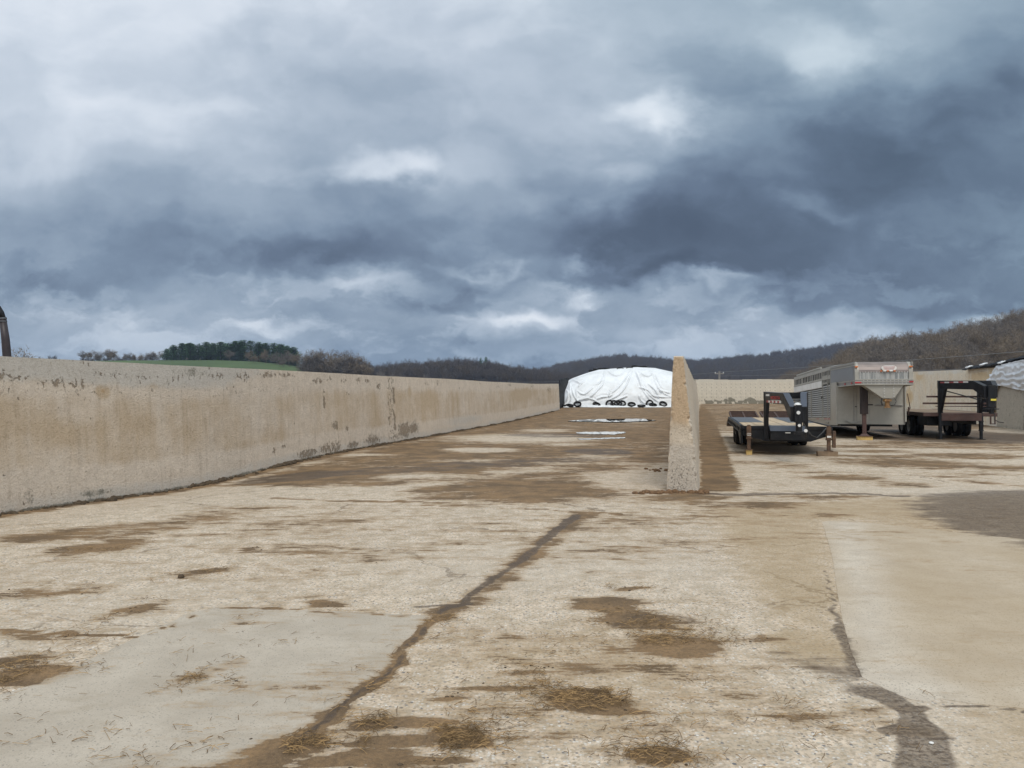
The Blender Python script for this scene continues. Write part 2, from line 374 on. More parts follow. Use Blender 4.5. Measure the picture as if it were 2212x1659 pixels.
def wall_material(name, light, tan, top, streak=.5, pit=(.12, .105, .085), orange=(.50, .27, .09), pscale=13., pamp=2.9, spk=1.):
    # fld: R tan stain, G pits, B dark growth and darker foot bands, A pale/grey
    m = bpy.data.materials.new(name); m.use_nodes = True; t = NT(m.node_tree)
    bs = t.n('ShaderNodeBsdfPrincipled'); o = t.n('ShaderNodeOutputMaterial'); t.set(o.inputs[0], bs.outputs[0])
    co = t.n('ShaderNodeTexCoord').outputs['Object']
    at = t.n('ShaderNodeAttribute'); at.attribute_name = 'fld'
    s = t.n('ShaderNodeSeparateColor'); t.set(s.inputs[0], at.outputs['Color'])
    A, Bp, Cd = s.outputs; Dg = at.outputs['Alpha']
    n1 = t.noise(co, .9, 6, .6); n2 = t.noise(co, 4., 8, .65); n3 = t.noise(co, 28., 8, .7); n4 = t.noise(co, 120., 4, .7)
    stv = t.mapv(co, scale=(1, 1, .07)); st = t.noise(stv, 3.2, 8, .65); st2 = t.noise(t.mapv(co, (4, 0, 0), scale=(1, 1, .12)), 9., 6, .6)
    c = t.mix(t.ss(n2, .3, .7), c4(*light), c4(*[v*1.13 for v in light]))
    tm = t.ss(t.math('ADD', A, t.math('ADD', t.math('MULTIPLY', t.math('SUBTRACT', n1, .5), 1.2), t.math('MULTIPLY', t.math('SUBTRACT', st, .5), .9*streak))), .30, .95)
    c = t.mix(t.math('MULTIPLY', tm, .85), c, c4(*tan))
    om = t.ss(t.math('ADD', A, t.math('MULTIPLY', t.math('SUBTRACT', n2, .5), .5)), 1.25, 1.75)
    c = t.mix(t.math('MULTIPLY', om, .75), c, c4(*orange))
    c = t.mix(t.ss(st2, .52, .72, 0., .35*streak), c, c4(*[v*.62 for v in tan]))
    c = t.mix(t.math('MULTIPLY', t.ss(t.math('ADD', Dg, t.math('MULTIPLY', t.math('SUBTRACT', n2, .5), .8)), .3, .8), .75), c, c4(*top))
    c = t.mix(t.ss(n3, .50, .70, 0., .55*spk), c, t.mix(1., c, c4(.58, .54, .48), 'MULTIPLY'))
    c = t.mix(t.ss(t.noise(co, 11., 8, .75), .52, .66, 0., .42*spk), c, t.mix(1., c, c4(.66, .62, .57), 'MULTIPLY'))
    c = t.mix(t.ss(t.noise(t.mapv(co, (7, 2, 1)), 16., 8, .75), .54, .68, 0., .5), c, t.mix(1., c, c4(1.22, 1.22, 1.2), 'MULTIPLY'))
    c = t.mix(t.ss(n4, .45, .66, 0., .55*spk), c, t.mix(1., c, c4(.60, .57, .52), 'MULTIPLY'))
    dk = t.ss(t.math('ADD', Cd, t.math('ADD', t.math('MULTIPLY', t.math('SUBTRACT', n2, .5), .9), t.math('MULTIPLY', t.math('SUBTRACT', n3, .5), .8))), .42, .72)
    c = t.mix(t.math('MULTIPLY', dk, .8), c, c4(.16, .15, .115))
    # broken pits: worm-like flakes
    vz = t.noise(t.vmath('ADD', t.mapv(co, scale=(1, 1, .7)), t.vmath('SCALE', t.noise(co, 9., 3, .5, 'Color'), scale=.16*13/pscale)), pscale, 4, .6)
    pm = t.ss(t.math('ADD', Bp, t.math('MULTIPLY', t.math('SUBTRACT', vz, .5), pamp)), .58, .68)
    c = t.mix(t.math('MULTIPLY', pm, .78), c, t.mix(t.ss(n3, .4, .6), c4(*pit), c4(*[v*1.9 for v in pit])))
    t.set(bs.inputs['Base Color'], c); bs.inputs['Roughness'].default_value = .93; bs.inputs['Specular IOR Level'].default_value = .2
    h = t.math('ADD', t.math('MULTIPLY', n3, 1.3), t.math('ADD', t.math('MULTIPLY', n4, .5), t.math('MULTIPLY', n2, 1.0)))
    h = t.math('SUBTRACT', h, t.math('MULTIPLY', pm, 1.3))
    b = t.n('ShaderNodeBump'); b.inputs['Strength'].default_value = 1.0; b.inputs['Distance'].default_value = .022
    t.set(b.inputs['Height'], h); t.set(bs.inputs['Normal'], b.outputs[0])
    return m
M_wl = wall_material('left_wall_concrete', (.70, .60, .50), (.58, .445, .305), (.60, .57, .53), .85, pit=(.17, .13, .092))
M_wc = wall_material('end_wall_concrete', (.66, .56, .445), (.62, .45, .29), (.66, .59, .51), .12, pit=(.21, .175, .14), pscale=40., pamp=2.4)
M_wr = wall_material('right_wall_concrete', (.82, .74, .60), (.78, .60, .36), (.84, .81, .74), .9, spk=.4)
M_wb = wall_material('back_wall_concrete', (.66, .60, .50), (.58, .48, .34), (.62, .58, .51), .25, spk=.5)
M_wn = wall_material('near_wall_concrete', (.50, .45, .37), (.42, .35, .25), (.5, .46, .4), .4)

# ------------------------------------------------------------------ dirt, wet and stain fields of the yard; wet also holds painted trailer shade
def segd(px, py, pts):
    best = np.full(px.shape, 1e9); tt = np.zeros(px.shape); n = len(pts) - 1
    for i in range(n):
        ax, ay = pts[i]; bx, by = pts[i+1]; vx, vy = bx-ax, by-ay; L = vx*vx+vy*vy+1e-9
        t = np.clip(((px-ax)*vx+(py-ay)*vy)/L, 0, 1); d = np.hypot(px-ax-t*vx, py-ay-t*vy)
        mk = d < best; best = np.where(mk, d, best); tt = np.where(mk, (i+t)/n, tt)
    return best, tt
def insd(px, py, pts):
    ins = np.zeros(px.shape, bool); n = len(pts)
    for i in range(n):
        x1, y1 = pts[i]; x2, y2 = pts[(i+1) % n]
        c = ((y1 > py) != (y2 > py)) & (px < (x2-x1)*(py-y1)/((y2-y1) if abs(y2-y1) > 1e-9 else 1e-9)+x1); ins ^= c
    d, _ = segd(px, py, list(pts)+[pts[0]])
    return np.where(ins, d, -d)
def W(pts): return [Gd(*p) for p in pts]
def ell(px, py, x, y, rx, ry, tilt=0.):
    a = Gd(x, y); b = Gd(x + rx, y - tilt*rx); c = Gd(x, y - ry); e = Gd(x, y + ry)
    ux, uy = b[0]-a[0], b[1]-a[1]; L = math.hypot(ux, uy); ux /= L; uy /= L
    W_ = L; H_ = abs(c[1]-e[1])/2
    qx, qy = px-a[0], py-a[1]; s = (qx*ux+qy*uy)/W_; t = (-qx*uy+qy*ux)/H_
    return np.sqrt(s*s+t*t)
DIRT = [ # x, y, rx, ry, strength, tilt   (2212 px view)
 (210,1182,100,15,1.,.12),(120,1278,150,13,.75,.08),(300,1312,70,11,.7,.3),(440,1236,72,9,.8,.1),(550,1181,32,5,.8,.05),(812,1212,46,6,.7,0),(700,1304,42,8,.9,-.1),
 (60,1462,110,26,1.15,.1),(40,1425,120,16,.8,.05),(100,1375,110,9,.7,-.05),(390,1130,130,8,.45,.1),(500,1357,70,14,.6,.2),(470,1447,78,14,.8,.35),(515,1470,22,8,.7,.2),
 (1330,1308,80,20,1.0,-.12),(1400,1345,110,20,1.0,-.1),(1455,1392,95,24,1.1,-.05),(1260,1500,85,26,1.1,-.05),(1340,1520,70,12,.6,-.1),(870,1560,120,15,.9,.05),(870,1605,110,17,1.0,0),
 (995,1588,64,20,1.05,.1),(1040,1610,40,18,.9,0),(800,1640,130,20,1.,0),(1420,1640,70,18,1.,0),(1070,1476,90,7,.85,0),(1365,1270,44,5,.8,.02),(980,1500,60,7,.6,.1),(1130,1440,80,6,.5,0),
 (600,1620,110,26,1.05,.25),(900,1655,140,12,1.,0),(1640,1380,60,10,.5,0),(1060,1175,120,5,.45,0),(1010,1130,150,5,.5,0),(960,1160,100,5,.4,0),(1620,1090,130,11,.75,0),(1480,1076,110,8,.95,0),
 (1800,1112,62,7,.85,0),(1700,1115,100,5,.6,0),(1740,1072,150,6,.6,0),(1960,1000,170,11,.95,-.03),(1830,1032,90,7,.85,0),(1950,1046,70,7,.75,0),(1700,1008,60,6,.5,0),(2100,985,130,7,.9,0),
 (2170,1010,80,6,.9,0),(1890,975,90,5,.7,0),(2060,1030,60,4,.6,0),(2150,1045,120,4,.6,-.1),(1840,995,60,4,.6,0),(1760,1020,60,4,.5,0),(2050,960,200,9,.7,0),(2180,945,90,14,1.,0),
 (430,1120,200,16,.62,.22),(150,1150,180,16,.70,.12),(640,1040,140,14,1.05,.1),(720,1018,150,18,1.05,.05),(1150,1062,180,13,.95,0),(1430,1045,22,40,.8,0),(1500,1068,60,6,1.1,0),(1400,1062,60,4,.9,0)]
CLEAN = [(725,1064,130,14,1.3,0),(1035,972,70,5,1.2,.02),(1110,946,130,9,.95,.02),(900,1028,90,8,.8,.05),(1350,1037,85,19,1.1,0),(1400,1010,60,14,.5,0),(1250,1000,70,10,.35,.3),(760,983,90,3,1.,0),
 (1000,995,100,5,.4,0),(1180,930,60,4,.6,0),(600,1056,60,5,.7,0),(560,1086,90,7,.5,.1),(880,1052,90,5,.5,.1),(1090,1020,90,6,.45,.1),(1300,985,80,5,.4,0),(1240,960,60,3,.5,0),(1330,912,80,3,.6,0),(960,1040,90,6,.5,.1),(470,1062,60,5,1.,.2)]
LWALL = [(LW0 + LWK*y, y) for y in (4, 90)]
BUNKER = W([(470,1042),(560,1075),(700,1090),(860,1080),(1000,1098),(1200,1098),(1300,1085),(1440,1072)]) + [(2.9,13.3),(3.1+.243*48,61),(3.1+.243*57,72),(4.5,72),(LW0+LWK*50,50),(LW0+LWK*20,20)]
RSTRIP = W([(1512,1064),(1600,1062),(1575,980),(1545,905),(1530,885)]) + [(3.3+.243*65, 78), (3.1+.243*40, 53)]
BIGWET = W([(1962,1090),(2010,1068),(2080,1059),(2300,1056),(2450,1090),(2400,1240),(2212,1197),(2130,1165),(2050,1140),(1985,1115)])
CHAN = W([(1700,1415),(1780,1445),(1850,1480),(1905,1500),(1960,1530),(1985,1570),(1995,1620),(2000,1700)])
def fields(x, y):
    wx = x + .10*(fbm(x*1.6+3, y*1.6)-.5) + .0; wy = y + .35*(fbm(x*1.2+9, y*1.2+4)-.5)
    dirt = np.zeros(x.shape); wet = np.zeros(x.shape); tan = np.zeros(x.shape)
    bd = insd(wx, wy, BUNKER)
    dirt = np.maximum(dirt, sstep((bd+.6)/1.8)*(.50+.66*fbm(x*.35+2+y*.05, y*.16+7, 5)))
    for (a, b, rx, ry, st, tl) in DIRT:
        e = ell(wx, wy, a, b, rx, ry, tl)
        st = st*(1.22 if b > 1280 else 1.08)
        if e.min() < 1.9: dirt = np.maximum(dirt, st*.95*sstep((1.75-e)/1.6)*(.62+.62*fbm(x*3+a, y*3)))
    for (a, b, rx, ry, st, tl) in CLEAN:
        e = ell(wx, wy, a, b, rx, ry, tl); dirt = dirt - st*.8*sstep((1.7-e)/1.4)
    rs = insd(wx, wy, RSTRIP); dirt = np.maximum(dirt, sstep((rs+.12)/.3)*1.1)
    # the right-hand bunker floor: streaky
    rb = ((x > 3.3+.243*(y-13)) & (y > 15.5)).astype(float)
    stx = fbm(x*.30+11+.2*y, y*1.1+3, 5)
    dirt = np.maximum(dirt, rb*(.10+.9*sstep((stx-.40)/.3))*np.clip(.5+.018*(y-16), 0, .85))
    far = sstep((y-30)/8)*rb; dirt = np.maximum(dirt, far*(.35+.6*fbm(x*.15, y*.5, 4)))
    # thin brown film over the middle foreground and the lane towards the mound
    dirt = np.maximum(dirt, .34*sstep((1.8-ell(wx, wy, 1150, 1500, 560, 150))/1.0)*(.55+.75*fbm(x*.9+3, y*.9)))
    dirt = np.maximum(dirt, .30*sstep((1.6-ell(wx, wy, 1000, 1150, 700, 60))/1.0)*(.5+.8*fbm(x*.7+8, y*.5)))
    dirt = np.maximum(dirt, .24*sstep((1.6-ell(wx, wy, 300, 1250, 600, 120))/1.0)*(.4+.9*fbm(x*.7+1, y*.7+6)))
    dirt = np.maximum(dirt, .30*sstep((1.6-ell(wx, wy, 1750, 1100, 420, 40))/1.0)*(.5+.8*fbm(x*.7+8, y*.5)))
    # along the left wall foot
    dl = x-(LW0+LWK*y); dirt = np.maximum(dirt, 1.15*np.exp(-(np.clip(dl-.02, 0, None)/(.09+.018*y))**2)*(x > -40))
    # cracks and seams
    def line(pts, w0, w1, st, tgt):
        d, t = segd(x + .05*(fbm(x*5, y*5)-.5)*2, y + .14*(fbm(x*4+8, y*4)-.5)*2, W(pts)); ww = w0+(w1-w0)*t
        return np.maximum(tgt, st*np.clip(1.35-d/ww, 0, 1))
    wet = line([(1245,1112),(1200,1145),(1150,1190),(1100,1225),(1040,1265),(1000,1300),(950,1322)], .10, .03, .95, wet)
    wet = wet*np.clip(.35+1.3*fbm(x*2.2+4, y*1.3+2, 4), .5, 1.15)
    wet = line([(1200,1148),(1150,1190),(1100,1225),(1040,1265),(1000,1300)], .03, .012, 1.1, wet)
    dirt = line([(1265,1105),(1200,1150),(1100,1232),(1010,1300),(925,1335),(960,1318)], .27, .10, .66, dirt)
    wet = line([(905,1310),(950,1305),(1010,1302)], .06, .05, 1., wet)
    dirt = line([(940,1330),(915,1350),(862,1408),(852,1440),(780,1490),(700,1555),(640,1600),(560,1655)], .025, .09, 1.15, dirt)
    wet = line([(925,1345),(865,1405),(852,1440),(760,1502),(690,1560),(620,1615)], .012, .035, 1.1, wet)
    dirt = line([(0,1362),(120,1368),(300,1376),(470,1312)], .03, .014, 1.05, dirt)
    dirt = line([(885,1090),(1120,1098),(1360,1112)], .06, .05, .7, dirt)
    dirt = line([(590,1076),(740,1082),(1000,1086),(1230,1086)], .10, .05, .85, dirt)
    dirt = line([(470,1312),(660,1318),(925,1332)], .02, .02, .8, dirt)
    wet = line([(1320,1345),(1440,1320),(1500,1345)], .06, .10, .62, wet)
    wet = line([(1512,1066),(1600,1068),(1800,1064),(1960,1072)], .20, .10, .85, wet)
    wet = np.maximum(wet, sstep((insd(wx, wy, BIGWET)+.75)/1.4)*(.62+.5*fbm(x*1.2, y*1.2)))
    dd, tt = segd(x, y, CHAN); ww = np.interp(tt, [0, .3, .5, .62, .75, 1], [.22, .20, .09, .07, .12, .15])
    wet = np.maximum(wet, np.clip(1.35-dd/ww, 0, 1)*np.interp(tt, [0, .25, .45, 1], [.42, .62, 1.1, 1.4]))
    wet = line([(1782,1230),(1800,1300),(1815,1360),(1835,1410),(1862,1466)], .015, .09, .8, wet)
    wet = np.maximum(wet, .5*sstep((1.5-ell(wx, wy, 1790, 1432, 75, 26, -.25))/.9))
    wet = line([(1960,1530),(2060,1520),(2230,1532)], .045, .03, 1.05, wet)
    wet = line([(1900,1575),(1960,1582),(2030,1590)], .035, .05, .85, wet)
    for (a, b, rx, ry, st) in [(280,1340,0,0,0)]: pass
    wet = np.maximum(wet, .8*sstep((1.3-ell(wx, wy, 640, 1030, 130, 9, .1))/.6)); wet = np.maximum(wet, .7*sstep((1.3-ell(wx, wy, 1290, 975, 90, 8))/.7))
    wet = np.maximum(wet, .55*sstep((1.4-ell(wx, wy, 1000, 1005, 330, 8, .05))/.6)); wet = np.maximum(wet, .6*sstep((1.3-ell(wx, wy, 1200, 940, 130, 5))/.6))
    for q in [(1990,938,200,14,1.05),(1690,968,95,10,.8),(1880,925,170,12,.95),(2130,940,120,10,.8)]:  # ground darkened under the trailers: contact shadow painted in with real damp
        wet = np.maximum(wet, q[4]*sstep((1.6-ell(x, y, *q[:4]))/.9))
    # tan staining of the right foreground
    tw = insd(wx, wy, W([(1500,1090),(1900,1070),(2400,1060),(2400,1700),(2030,1700),(2010,1560),(1990,1500),(1880,1480),(1760,1440),(1600,1330)]))
    tan = sstep((tw+.25)/.8)*(.55+.6*fbm(x*.9, y*.9))
    tan = np.maximum(tan, sstep((1.4-ell(wx, wy, 1760, 1395, 130, 52, -.1))/1.1)*1.15)
    tan = tan*(1-.78*sstep((insd(wx, wy, W([(1775,1125),(1860,1125),(1900,1200),(1940,1300),(1960,1400),(2010,1490),(1960,1515),(1860,1465),(1810,1340)]))+.30)/.75))
    tan = np.maximum(tan, sstep((1.5-ell(wx, wy, 1230, 1430, 500, 150))/1.2)*(.25+.5*fbm(x*1.4+5, y*1.4)))
    rb2 = ((x > 3.3+.243*(y-13)) & (y > 13.6)).astype(float); tan = np.maximum(tan, rb2*.25*fbm(x*.5, y*.8+2))
    return dirt, wet, tan
PATCH_A = [(s[0]/K, s[1]/K) for s in [(-420,2400),(-300,2150),(0,2081),(60,2066),(120,2043),(245,1989),(414,1910),(578,1836),(648,1821),(1024,1832),(1293,1846),(1240,1900),(1209,1927),(1191,1959),(1187,1990),(1163,2019),(1090,2068),(1024,2112),(959,2172),(862,2228),(746,2283),(600,2360),(420,2450),(0,2500)]]
PATCH_B = [(s[0]/K, s[1]/K) for s in [(2465,1566),(2480,1562),(2540,1561),(2700,1578),(2900,1600),(3300,1640),(3700,1760),(3700,2200),(3072,2122),(2900,2104),(2811,2091),(2782,2102),(2727,2095),(2673,2073),(2585,2029),(2570,2000),(2549,1948),(2534,1897),(2509,1773),(2501,1700),(2490,1650)]]
PA, PB = W(PATCH_A), W(PATCH_B)

# yard grid, finer near the viewer
def axis(lo, hi, c, n, k):
    a = np.arcsinh((lo-c)/k); b = np.arcsinh((hi-c)/k); return c + k*np.sinh(np.linspace(a, b, n))
gx = axis(-30, 46, .3, 430, 2.2); gy = axis(-14, 96, 3.5, 520, 2.6)
X, Y = np.meshgrid(gx, gy, indexing='ij')
Z = gz(X, Y)
dirt, wet, tan = fields(X, Y)
Z = Z + .010*sstep((dirt-.4)/.5)*fbm(X*7, Y*7)*(Y < 14)
inA = insd(X, Y, PA); inB = insd(X, Y, PB)
Z = Z - .02*sstep(np.maximum(inA, inB)/.06)           # the bed under the two repair slabs
me = newmesh('yard_floor', np.stack([X, Y, Z], -1).reshape(-1, 3), gridfaces(len(gx), len(gy)), M_yard, True)
smooth0 = np.clip(sstep((fbm(X*.25, Y*.25+3)-.55)/.2)*.35, 0, 1)
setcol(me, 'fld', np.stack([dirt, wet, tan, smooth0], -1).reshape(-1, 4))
yard = tag(link('yard_floor', me), 'weathered exposed-aggregate concrete yard floor with manure and straw patches', None, None, 'structure')

def repair_slab(poly, lab, step, M_yard=M_yard):
    # outline broken into short uneven pieces, interior filled with points
    edge = []
    n = len(poly)
    for i in range(n):
        a, b = poly[i], poly[(i+1) % n]; L = math.hypot(b[0]-a[0], b[1]-a[1]); k = max(1, int(L/.05))
        for j in range(k):
            t = j/k; jx = (rnd.random()-.5)*.012; edge.append((a[0]+(b[0]-a[0])*t+jx, a[1]+(b[1]-a[1])*t+jx))
    xs = [p[0] for p in poly]; ys = [p[1] for p in poly]
    ix, iy = np.meshgrid(np.arange(min(xs), max(xs), step), np.arange(min(ys), max(ys), step)); ix = ix.ravel(); iy = iy.ravel()
    d = insd(ix, iy, poly); k = d > step*.5
    pts = edge + list(zip(ix[k].tolist(), iy[k].tolist()))
    ne = len(edge)
    v, e, f, *_ = delaunay_2d_cdt([Vector(p) for p in pts], [(i, (i+1) % ne) for i in range(ne)], [list(range(ne))], 1, 1e-5)
    v = np.array([(p.x, p.y) for p in v]); fx, fy = v[:, 0], v[:, 1]
    z = gz(fx, fy) + .005 - .004*(insd(fx, fy, poly) < .012)
    V = np.stack([fx, fy, z], -1).tolist(); F = [list(t) for t in f]
    b = len(V)
    for i in range(ne): V.append((V[i][0], V[i][1], V[i][2]-.04))
    for i in range(ne): F.append([i, b+i, b+(i+1) % ne, (i+1) % ne])
    me = newmesh('repair_slab', V, F, M_yard, False)
    import bmesh
    bm = bmesh.new(); bm.from_mesh(me); bmesh.ops.recalc_face_normals(bm, faces=bm.faces[:]); bm.to_mesh(me); bm.free()
    dd, ww, tt = fields(fx, fy); n_ = len(V)
    arr = np.zeros((n_, 4)); arr[:len(fx), 0] = dd*.82; arr[:len(fx), 1] = ww*.7; arr[:len(fx), 2] = tt; arr[:, 3] = 1
    arr[len(fx):, 0] = 1
    setcol(me, 'fld', arr)
    o = link('repair_slab', me, yard); o['label'] = lab
repair_slab(PA, 'smoother pale grey concrete slab in the left foreground', .05, M_slabA)
repair_slab(PB, 'smooth pale concrete slab in the right foreground', .08)

# ------------------------------------------------------------------ walls
def fld_of(shape): return [np.zeros(shape) for _ in range(4)]
def wall(name, x0, y0, k, s0, s1, ns, prof, nz, H, material, fields_fn, end0=True, label=None, cat='wall', jitter=.012, density=None, kind=None, parent=None):
    """A long wall. Local x runs along the wall, y across (towards -x world is +y local), z up.
    prof(z) -> (y of the face towards local -y, y of the face towards +y)."""
    L = math.hypot(1, k); ang = math.atan2(1, k)
    if density: s = density
    else: s = np.linspace(s0, s1, ns)
    s = np.asarray(s); zs = np.concatenate([[-.35], np.linspace(-.05, 1, nz-1)])*1.0
    base = gz(x0+k/L*s, y0+1/L*s)
    Hs = np.array([H(t) for t in s]) + (.40*sstep((y0+1/L*s-36)/40) - base)
    zs01 = np.linspace(0, 1, nz)**.9
    Zr = -.3 + (Hs[:, None]+.3)*zs01[None, :]          # heights relative to the ground
    a, b = prof(Zr)
    j1 = (fbm(s[:, None]*1.3+5, Zr*1.3, 4)-.5)*jitter*2; j2 = (fbm(s[:, None]*1.3+25, Zr*1.3, 4)-.5)*jitter*2
    a = a + j1; b = b + j2
    ns_ = len(s)
    S = np.broadcast_to(s[:, None], Zr.shape); B = base[:, None]
    A3 = np.stack([S, a, Zr+B], -1); B3 = np.stack([S, b, Zr+B], -1)
    V = np.concatenate([A3.reshape(-1, 3), B3.reshape(-1, 3)]); n1 = ns_*nz
    F = gridfaces(ns_, nz)[:, ::-1].tolist() + (gridfaces(ns_, nz)+n1).tolist()
    ntop = 4                                            # crown of the wall
    for i in range(ns_-1): F.append([i*nz+nz-1, n1+i*nz+nz-1, n1+(i+1)*nz+nz-1, (i+1)*nz+nz-1])
    fA = fields_fn(S, Zr, 0); fB = fields_fn(S, Zr, 1)
    attr = [np.stack(fA, -1).reshape(-1, 4), np.stack(fB, -1).reshape(-1, 4)]
    V = V.tolist()
    for e, idx in ((0, 0), (1, ns_-1)):
        nc = 14; off = len(V)
        ts = np.linspace(0, 1, nc)
        ya = a[idx][:, None]*(1-ts)+b[idx][:, None]*ts; zz = np.broadcast_to(Zr[idx][:, None], ya.shape)
        bul = (fbm(ya*6+e*9, zz*3, 4)-.5)*.03*np.sin(np.pi*ts)[None, :]
        xx = s[idx] + bul*(1 if e else -1)
        V += np.stack([xx, ya, zz+base[idx]], -1).reshape(-1, 3).tolist()
        gf = gridfaces(nz, nc)+off; F += (gf if e == 1 else gf[:, ::-1]).tolist()
        attr.append(np.stack(fields_fn(ya, zz, 2+e), -1).reshape(-1, 4))
    me = newmesh(name, V, F, material, False)
    setcol(me, 'fld', np.concatenate(attr))
    import bmesh
    bm = bmesh.new(); bm.from_mesh(me); bmesh.ops.remove_doubles(bm, verts=bm.verts[:], dist=.0008); bmesh.ops.recalc_face_normals(bm, faces=bm.faces[:]); bm.to_mesh(me); bm.free()
    o = link(name, me, parent); o.location = (x0, y0, 0); o.rotation_euler = (0, 0, ang)
    if label: tag(o, label, cat, None, kind)
    return o
def blob(S, Zr, s, z, rs, rz, st=1., soft=.9):
    e = np.sqrt(((S-s)/rs)**2+((Zr-z)/rz)**2); return st*sstep((1.3-e)/soft)

# left wall: local origin at y=4 on its line; a ray through the photograph gives its place on the wall
LL = math.hypot(1, LWK)
def onleft(px, py):
    r = (px-CX)/FOC; d = LW0/(r-LWK); x = r*d
    s = (d-4)*LL; z = CAMH-(py-HY)/FOC*d - float(gz(x, d)); return s, z
def left_fields(S, Zr, side):
    f = fld_of(S.shape)
    if side == 0:
        band = sstep((Zr-.42)/.25)*sstep((2.05-Zr)/.5)
        f[0] = band*(.42+.40*fbm(S*.35, Zr*.9)); 
        near = sstep((16-S)/5)
        f[3] = .75*sstep((Zr-1.72)/.3)*near + .25*sstep((Zr-2.0)/.2) + .75*sstep((.42-Zr)/.3)*(.5+.5*fbm(S*.5+4, Zr*.5))
        for px, py, rx, rz, st in [(322,1172,.16,.12,1.25),(480,1155,.35,.08,.75),(520,1140,.3,.10,.55),(205,1300,.8,.25,.30),(430,1280,.5,.2,.2),(1300,1200,1.2,.4,.45),(1235,1165,.3,.25,.4),(1570,1180,3.5,.5,.6)]:
            s, z = onleft(px, py); f[0] = f[0]+blob(S, Zr, s, z, rx*1.2, rz*1.2, st, 1.3)
        s, z = onleft(1400, 1260); f[3] = np.maximum(f[3], blob(S, Zr, s, z, 5.5, .42, .62, 1.2))
        for px, py, rx, rz, st in [(30,1130,.55,.12,.55),(215,1150,.75,.13,.68),(245,1148,.4,.08,.62),(275,1092,.10,.06,.6),(330,1120,.7,.10,.42),(430,1135,.7,.11,.5),(520,1140,.7,.12,.40),(590,1130,.5,.12,.5),(660,1125,.45,.10,.58),(740,1130,.5,.14,.55),
                    (815,1125,.5,.11,.72),(870,1125,.35,.09,.62),(900,1130,.25,.06,.5),(960,1145,.40,.13,.72),(1000,1135,.3,.10,.55),(1040,1142,.35,.10,.55),(1083,1138,.3,.13,.66),(1110,1145,.35,.12,.62),(1143,1160,.30,.17,.74),(1055,1180,.5,.12,.40),
                    (1225,1170,.2,.2,.5),(1285,1150,.5,.12,.5),(1322,1150,.5,.14,.62),(1385,1165,.2,.1,.5),(1445,1150,.4,.06,.55),(1500,1160,.8,.12,.5),(1535,1155,.8,.14,.6),(1600,1160,1.0,.3,.42),(1650,1170,1.6,.4,.5),(1620,1200,1.8,.5,.35),
                    (1215,1290,.9,.36,1.05),(1240,1285,.9,.28,.95),(1190,1310,.7,.2,.55),(1130,1320,.5,.14,.45),(1010,1275,.24,.20,.95),(1043,1285,.12,.18,.9),(855,1340,.14,.06,1.1),(825,1355,.10,.12,1.1),(925,1360,.8,.16,.85),(980,1345,.7,.20,.85),(1010,1345,.5,.26,.75),(1060,1335,.6,.16,.8),(1120,1320,.9,.22,.85),
                    (10,1425,.16,.05,.7),(95,1362,.12,.03,.6),(155,1480,.14,.03,.5),(1430,1240,.12,.1,.6)]:
            s, z = onleft(px, py); f[1] = np.maximum(f[1], blob(S, Zr, s, z, rx*1.0, rz, st*.98, 1.2))
        f[1] = np.maximum(f[1], .20*np.exp(-((Zr-1.80)/.16)**2)*(S < 16))
        for px, py, rx, rz, st in [(92,1490,.14,.20,.55),(290,1478,.5,.09,.62),(330,1474,.3,.07,.5),(180,1465,.18,.04,.5),(585,1115,.9,.13,.55),(1150,1325,.6,.1,.4)]:
            s, z = onleft(px, py); f[2] = np.maximum(f[2], blob(S, Zr, s, z, rx, rz, st))
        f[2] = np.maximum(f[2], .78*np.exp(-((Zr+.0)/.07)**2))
        s, _ = onleft(1188, 1250); d = np.abs(S-(s+.03*np.sin(Zr*7)))
        f[1] = np.maximum(f[1], 1.35*np.clip(1.3-d/.030, 0, 1)); f[1] = np.maximum(f[1], (.30+.2*fbm(S*3, Zr*3))*sstep((.38-np.abs(S-s+.30))/.12))
        s, z1 = onleft(977, 1160); _, z2 = onleft(985, 1225); d = np.abs(S-s-.05*(z1-Zr)); f[1] = np.maximum(f[1], 1.4*np.clip(1.3-d/.035, 0, 1)*(Zr < z1)*(Zr > z2))
        for px in (1362, 1465, 1600): 
            s, _ = onleft(px, 1200); f[3] = np.maximum(f[3], .25*(S > s)*(S < s+.5))
    return f
sden = 0 + np.concatenate([np.linspace(-2, 16, 420)[:-1], np.linspace(16, 57.2, 330)])
lw = wall('concrete_wall', LW0+LWK*4, 4, LWK, 0, 0, 0, lambda z: (-.0+(z)*.045+0*z, .62-z*.0+0*z), 62,
     lambda t: 2.205+.006*math.sin(t*.5)+.008*(vn2(np.array(t*1.2), np.array(3.))-.5)-.17*float(sstep((t-30)/27)), M_wl, left_fields, density=sden.tolist(), label='long cream and tan stained concrete silage wall running along the left side')

# the wall between the two bunkers, its end facing the viewer
CK = .243
def centre_fields(S, Zr, side):
    f = fld_of(S.shape)
    if side == 2:                                   # the front end: S is across
        f[0] = sstep((Zr-.85)/.5)*.95+blob(S, Zr, -.1, 1.65, .5, .5, .35)
        f[3] = .8*sstep((.95-Zr)/.25)
        f[1] = .33*sstep((1.0-Zr)/.8)*(.35+1.0*fbm(S*6, Zr*4))+blob(S, Zr, -.02-.19, 1.08, .10, .13, .50)+blob(S, Zr, .20, 1.02, .06, .06, .4)+.10
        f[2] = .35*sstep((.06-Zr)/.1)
    elif side == 0:
        f[0] = .25+.3*fbm(S*.4, Zr); f[3] = .7*fbm(S*.3, Zr*.2)+.2; f[1] = .30*np.ones_like(S); f[2] = .6*sstep((.1-Zr)/.2)+.75*sstep((Zr-2.2)/.1)*(S > 3)
    else: f[0] = .5+0*S; f[1] = .25+0*S
    return f
